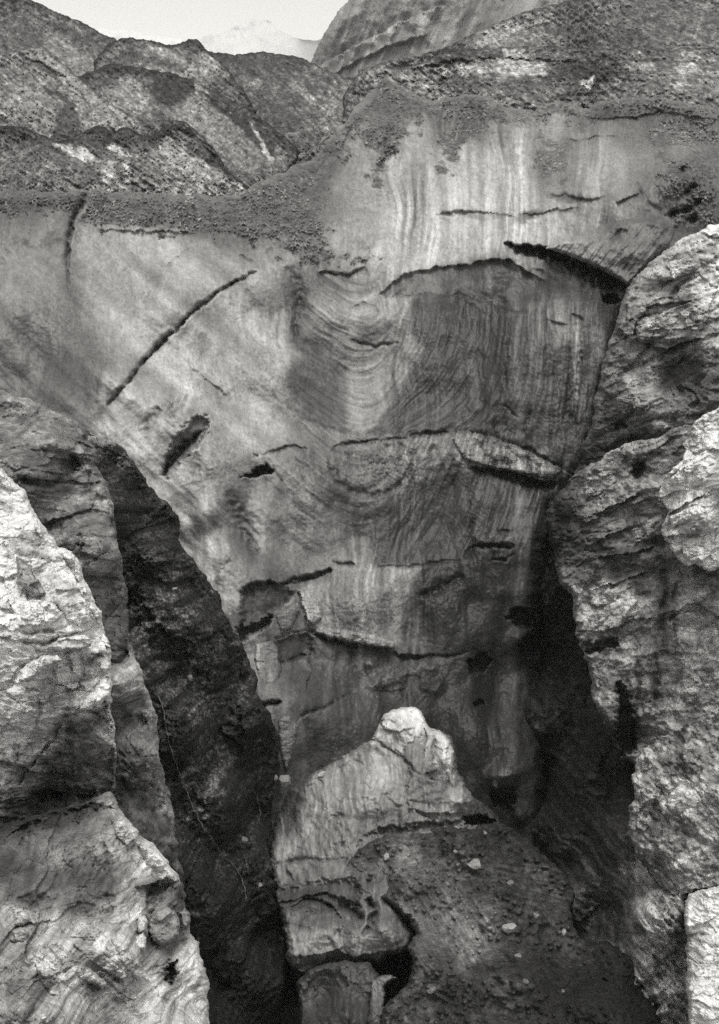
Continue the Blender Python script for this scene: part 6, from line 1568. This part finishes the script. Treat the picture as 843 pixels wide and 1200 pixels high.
# ---- pale lower right rock
W4 = [(900, 800), (830, 842), (812, 850), (796, 852), (780, 860), (768, 866), (756, 876), (747, 886), (743, 898), (741, 914), (743, 928), (738, 942), (736, 958), (734, 974), (738, 990), (746, 1000), (754, 1014), (764, 1026), (776, 1036), (788, 1046), (798, 1052), (812, 1046), (824, 1040), (900, 1030)]
f_ = Field(W4, 1.0, [(824, 848, 63.5), (760, 875, 65), (743, 900, 65.5), (737, 960, 65), (760, 1020, 64), (795, 1048, 62.5), (770, 920, 63), (800, 900, 62.5), (820, 950, 61), (780, 980, 62.2), (800, 1010, 61.5), (860, 950, 60)],
           [(760, 880, 138), (750, 895, 142), (770, 875, 112), (790, 870, 92), (800, 865, 75), (815, 870, 95), (805, 880, 85), (755, 910, 138), (765, 905, 130), (775, 895, 100), (790, 895, 88), (815, 890, 80), (745, 930, 118), (760, 930, 125), (775, 920, 120), (785, 940, 170), (795, 930, 168), (800, 945, 172), (815, 930, 135), (805, 925, 150), (770, 945, 92), (745, 960, 128), (755, 965, 105), (765, 965, 82), (740, 985, 88), (755, 990, 100), (770, 985, 108), (785, 965, 98), (800, 970, 92), (815, 970, 118), (780, 1000, 98), (795, 990, 85), (765, 1010, 92), (820, 990, 125), (812, 1005, 118), (790, 1020, 112), (800, 1025, 120), (815, 1025, 112), (785, 1035, 95), (800, 1040, 118)],
           soft=18, tsoft=7, rough=(4.0, 22), seed=291)
f_.rock(-50, ((1.1, 0.34), (0.42, 0.15)), (2.0, 0.55), (1.1, 0.28), var=0.20, stretch=3, brk=0.75)
w1, w2, wc = worley(f_.U / 9, f_.V / 9, 3)
f_.D += 0.4 * (w1 - .4)
f_.T *= 1 + 0.25 * (wc - .5)
f_.groove([(765, 935), (772, 952), (784, 962), (800, 962)], 0.8, 4, tone=-0.3)
f_.groove([(775, 890), (790, 902), (806, 908), (824, 905)], 0.7, 4, tone=-0.25)
f_.lip(6, 1.5, sstep(790, 765, f_.U) * sstep(860, 890, f_.V))
o = build(f_, 'rock_outcrop', M_MID, ((2, 2), (8, 7), (16, 14)), E=0.47)
E_r = FIELDS[-1][1]
for n_, (nm, pp) in enumerate((('knob', [(748, 888), (760, 880), (768, 890), (764, 902), (752, 904)]), ('knob', [(796, 880), (812, 872), (822, 884), (814, 896), (800, 894)]), ('slab', [(750, 926), (764, 916), (776, 926), (770, 942), (754, 944)]), ('slab', [(746, 950), (758, 946), (766, 962), (758, 978), (746, 970)]), ('knob', [(782, 1004), (798, 998), (808, 1010), (800, 1024), (786, 1020)]))):
    piece(nm, o, f_, pp, 0.35, M_MID, 760 + n_, E_r, 1.05, R=4)
tag(o, 'knobbly pale rock face at the lower right above the dark gully', 'rock outcrop', 'bare rocks on both sides of the gorge')
lump('block', o, [(778, 944), (784, 932), (794, 922), (802, 920), (812, 932), (822, 930), (822, 944), (810, 950), (798, 954), (786, 950)], 61.0, [(790, 940, 170), (800, 930, 172), (815, 940, 155), (800, 950, 150)], 341, M_MID, E=0.47, thick=0.8)

W5 = [(900, 1020), (834, 1040), (818, 1044), (808, 1048), (803, 1056), (802, 1074), (803, 1090), (806, 1098), (804, 1112), (806, 1134), (804, 1150), (807, 1180), (806, 1260), (900, 1260)]
f_ = Field(W5, 0.9, [(805, 1050, 56), (830, 1060, 54.5), (804, 1110, 55.5), (830, 1120, 54), (806, 1200, 54), (840, 1200, 53)],
           [(812, 1060, 178), (820, 1080, 175), (808, 1090, 160), (815, 1100, 118), (812, 1115, 150), (818, 1130, 145), (812, 1150, 140), (818, 1165, 150), (815, 1200, 140)], soft=18, tsoft=6, rough=(1.2, 7), seed=295)
f_.rock(2, ((1.2, 0.2), (0.4, 0.1)), (2.0, 0.25), (1.1, 0.12), var=0.14)
f_.groove([(800, 1096), (815, 1094), (835, 1096)], 0.5, 2.5, tone=-0.3)
f_.lip(6, 1.2)
o = build(f_, 'rock_outcrop', M_NEAR, ((2, 1.5), (6, 5), (10, 9)), E=0.5)
tag(o, 'smooth pale square edged rock in the lower right corner', 'rock outcrop', 'bare rocks on both sides of the gorge')

# ================================================================== LOOSE STONES, ICE LUMPS AND WATER
def stone_mesh(name, seed, mat, tone):
    r = np.random.RandomState(seed)
    bm = bmesh.new()
    for k in range(26):
        v = r.normal(size=3)
        v /= np.linalg.norm(v)
        v *= 0.44 + 0.08 * r.rand()
        bm.verts.new(v)
    res = bmesh.ops.convex_hull(bm, input=bm.verts)
    lone = [g for g in res['geom_interior'] if isinstance(g, bmesh.types.BMVert)]
    if lone:
        bmesh.ops.delete(bm, geom=lone, context='VERTS')
    me = bpy.data.meshes.new(name)
    bm.to_mesh(me)
    bm.free()
    for nm, val in (('tone', tone), ('debris', 0.0)):
        at = me.attributes.new(nm, 'FLOAT', 'POINT')
        at.data.foreach_set('value', np.full(len(me.vertices), val, np.float32))
    me.materials.append(mat)
    return me


def stone(name, u, v, wpx, hpx, fl, tone, label, cat, seed, mat=M_NEAR, rot=0.0, E=0.45, group=None):
    d = fl.at(u, v)
    w, h = wpx / F * d, hpx / F * d
    me = stone_mesh(name, seed, mat, float(lin(np.array(tone)) / (E * EK)))
    name = cat.replace(' ', '_')
    me.name = name
    group = {'stone': 'loose stones on the rubble cone and the dark slope', 'boulder': 'loose stones on the rubble cone and the dark slope', 'ice lump': 'ice lumps beside the mound'}[cat] if group is None and fl is not fnear else group
    o = bpy.data.objects.new(name, me)
    COL.objects.link(o)
    p = to_world(np.array(u), np.array(v), np.array(d - 0.22 * min(w, h)))
    o.location = Vector(p.tolist())
    o.scale = (w * 1.1, 0.5 * (w + h), h * 1.15)
    o.rotation_euler = (0, math.radians(rot), 0)
    tag(o, label, cat, group)
    return o


stone('boulder', 80, 705, 20, 10, fnear, 175, 'pale oval stone lying on the near left rock', 'stone', 401, rot=12, E=0.5)
stone('boulder', 555, 1012, 22, 13, fc, 130, 'largest pale boulder on the upper part of the dark rubble cone', 'boulder', 402, rot=10)
stone('boulder', 597, 1087, 17, 11, fc, 135, 'squarish pale boulder in the middle of the dark rubble cone', 'boulder', 403, rot=-5)
stone('boulder', 453, 1004, 7, 9, fc, 150, 'small upright white stone just below the ice mound crack', 'stone', 404, rot=15)
stone('boulder', 628, 1073, 8, 8, fc, 115, 'small round grey stone near the right shoulder of the cone', 'stone', 405)
stone('boulder', 661, 1092, 6, 9, fc, 150, 'tiny bright stone standing beside the dark gully on the cone', 'stone', 406, rot=-8)
stone('boulder', 598, 1035, 9, 7, fc, 108, 'flat grey stone between the two pale boulders on the cone', 'stone', 407, rot=-10)
stone('boulder', 568, 976, 7, 5, fc, 125, 'small pale stone on the dark top of the rubble cone', 'stone', 408, rot=20)
stone('boulder', 534, 998, 6, 5, fc, 125, 'small pale stone left of the largest boulder on the cone', 'stone', 409)
stone('boulder', 683, 1044, 7, 7, fc, 100, 'small stone at the right rim of the rubble cone', 'stone', 410)
stone('boulder', 762, 1122, 8, 8, fc, 118, 'pale stone at the lower right foot of the cone', 'stone', 411)
stone('boulder', 607, 1120, 9, 6, fc, 118, 'bright flat stone beside the hollow in the lower cone', 'stone', 412, rot=15)
stone('boulder', 660, 1162, 5, 5, fc, 105, 'lone small stone near the bottom edge of the cone', 'stone', 413)
stone('boulder', 506, 1160, 12, 9, fc, 105, 'grey stone at the bottom left foot of the cone', 'stone', 414, rot=-35)
stone('boulder', 616, 1150, 8, 6, fc, 100, 'dull stone low on the cone below the hollow', 'stone', 415, rot=25)
stone('boulder', 334, 915, 14, 15, fm, 112, 'grey ice lump wedged where the dark slope meets the mound', 'ice lump', 416, mat=M_ICE, rot=-20)
stone('boulder', 322, 911, 9, 8, fd, 105, 'small ice lump beside the larger one at the edge of the dark slope', 'ice lump', 417, mat=M_ICE)
stone('boulder', 377, 907, 10, 6, fm, 150, 'small white ice lump on the left shoulder of the mound', 'ice lump', 418, mat=M_ICE, rot=-25)
stone('boulder', 285, 984, 12, 8, fd, 110, 'pale stone lodged low on the dark slope beside the stream', 'stone', 419, rot=15)
stone('boulder', 305, 1038, 6, 10, fd, 125, 'small bright stone hanging at the foot of the stream', 'stone', 420, rot=25)
stone('boulder', 223, 794, 7, 8, fd, 128, 'small bright stone in the middle of the dark slope', 'stone', 421)
stone('boulder', 203, 690, 11, 5, fd, 142, 'thin bright stone high on the dark slope', 'stone', 422, rot=-18)

# water trickling down the dark slope
def stream(name, pts, fl, wpx, tone, label, mat):
    pts = np.asarray(pts, float)
    L = np.concatenate([[0], np.cumsum(np.hypot(*(pts[1:] - pts[:-1]).T))])
    t = np.arange(0, L[-1], 1.5)
    uu = np.interp(t, L, pts[:, 0]) + 1.6 * pnoise(t / 9, t * 0 + 0.3, 5) + 0.8 * pnoise(t / 3, t * 0 + 0.7, 6)
    vv = np.interp(t, L, pts[:, 1])
    dd = np.array([min(fl.at(a + k, b) for k in (-1.5, 0, 1.5)) for a, b in zip(uu, vv)])
    dd = np.minimum(dd, np.convolve(np.pad(dd, 3, 'edge'), np.ones(7) / 7, 'valid')) - 0.25
    w = wpx * (0.6 + 0.5 * np.abs(pnoise(t / 14, t * 0, 8)) * 2) * np.sqrt(np.clip(np.minimum(t / 20, (L[-1] - t) / 10), 0.15, 1))
    n = len(t)
    rows = []
    for (k, b) in ((-0.5, 0.12), (-0.25, -0.02), (0.0, -0.06), (0.25, -0.02), (0.5, 0.12)):
        rows.append(to_world(uu + k * w, vv, dd + b))
    P = np.stack(rows, 1).reshape(-1, 3)
    i = np.arange(n - 1)[:, None] * 5 + np.arange(4)[None]
    f = np.stack([i, i + 5, i + 6, i + 1], -1).reshape(-1, 4)
    o = mesh_object(name, P, f, mat, np.full(len(P), tone), np.zeros(len(P)))
    return tag(o, label, 'stream', 'threads of water on the dark slope')


M_WATER = material('falling_water', fine=6.0, grain=0.35, speck=9, rough=0.25, bump=0.3, spec=0.5)
stream('stream', [(178, 805), (187, 818), (192, 835), (198, 870), (205, 892), (214, 915), (224, 940), (234, 962), (246, 980), (258, 998), (272, 1012), (282, 1026), (287, 1040), (289, 1058)], fd, 1.7, 0.12, 'thin pale stream trickling down the dark slope', M_WATER)
stream('stream', [(296, 922), (302, 936), (305, 952), (303, 966)], fd, 1.5, 0.12, 'short thread of water high at the right edge of the dark slope', M_WATER)
stream('stream', [(285, 996), (289, 1012), (291, 1024)], fd, 1.2, 0.12, 'faint short trickle joining the foot of the stream', M_WATER)

# ================================================================== GROUND
def ground():
    n = 160
    xs = np.sign(np.linspace(-1, 1, n)) * np.abs(np.linspace(-1, 1, n)) ** 2.2 * 2600
    ys = -60 + (np.linspace(0, 1, n) ** 2.2) * 4000
    X, Y = np.meshgrid(xs, ys)
    Z = -62 + 2.5 * fbm(X / 18, Y / 18, 4, .5, 501) + 0.0 * X
    P = np.stack([X, Y, Z], -1).reshape(-1, 3)
    ids = np.arange(n * n).reshape(n, n)
    f = np.stack([ids[:-1, :-1], ids[:-1, 1:], ids[1:, 1:], ids[1:, :-1]], -1).reshape(-1, 4)
    o = mesh_object('ground', P, f, M_DARK, np.full(n * n, 0.10), np.full(n * n, 0.8))
    tag(o, 'dark stony floor of the gorge', kind='structure')


ground()

def haze():
    x0, x1, y0, y1, z0, z1 = -2700, 2700, -90, 4100, -68, 930
    co = [(x, y, z) for z in (z0, z1) for y in (y0, y1) for x in (x0, x1)]
    me = bpy.data.meshes.new('haze')
    me.from_pydata(co, [], [(0, 2, 3, 1), (4, 5, 7, 6), (0, 1, 5, 4), (2, 6, 7, 3), (0, 4, 6, 2), (1, 3, 7, 5)])
    m = bpy.data.materials.new('haze')
    m.use_nodes = True
    m.node_tree.nodes.clear()
    out = m.node_tree.nodes.new('ShaderNodeOutputMaterial')
    pv = m.node_tree.nodes.new('ShaderNodeVolumePrincipled')
    pv.inputs['Color'].default_value = (0.9, 0.9, 0.9, 1)
    pv.inputs['Density'].default_value = 0.0001
    m.node_tree.links.new(pv.outputs[0], out.inputs['Volume'])
    me.materials.append(m)
    o = bpy.data.objects.new('haze', me)
    COL.objects.link(o)
    tag(o, 'thin pale haze in the valley air', kind='stuff')


haze()
for o in ALL:
    if '_org' in o:
        del o['_org']
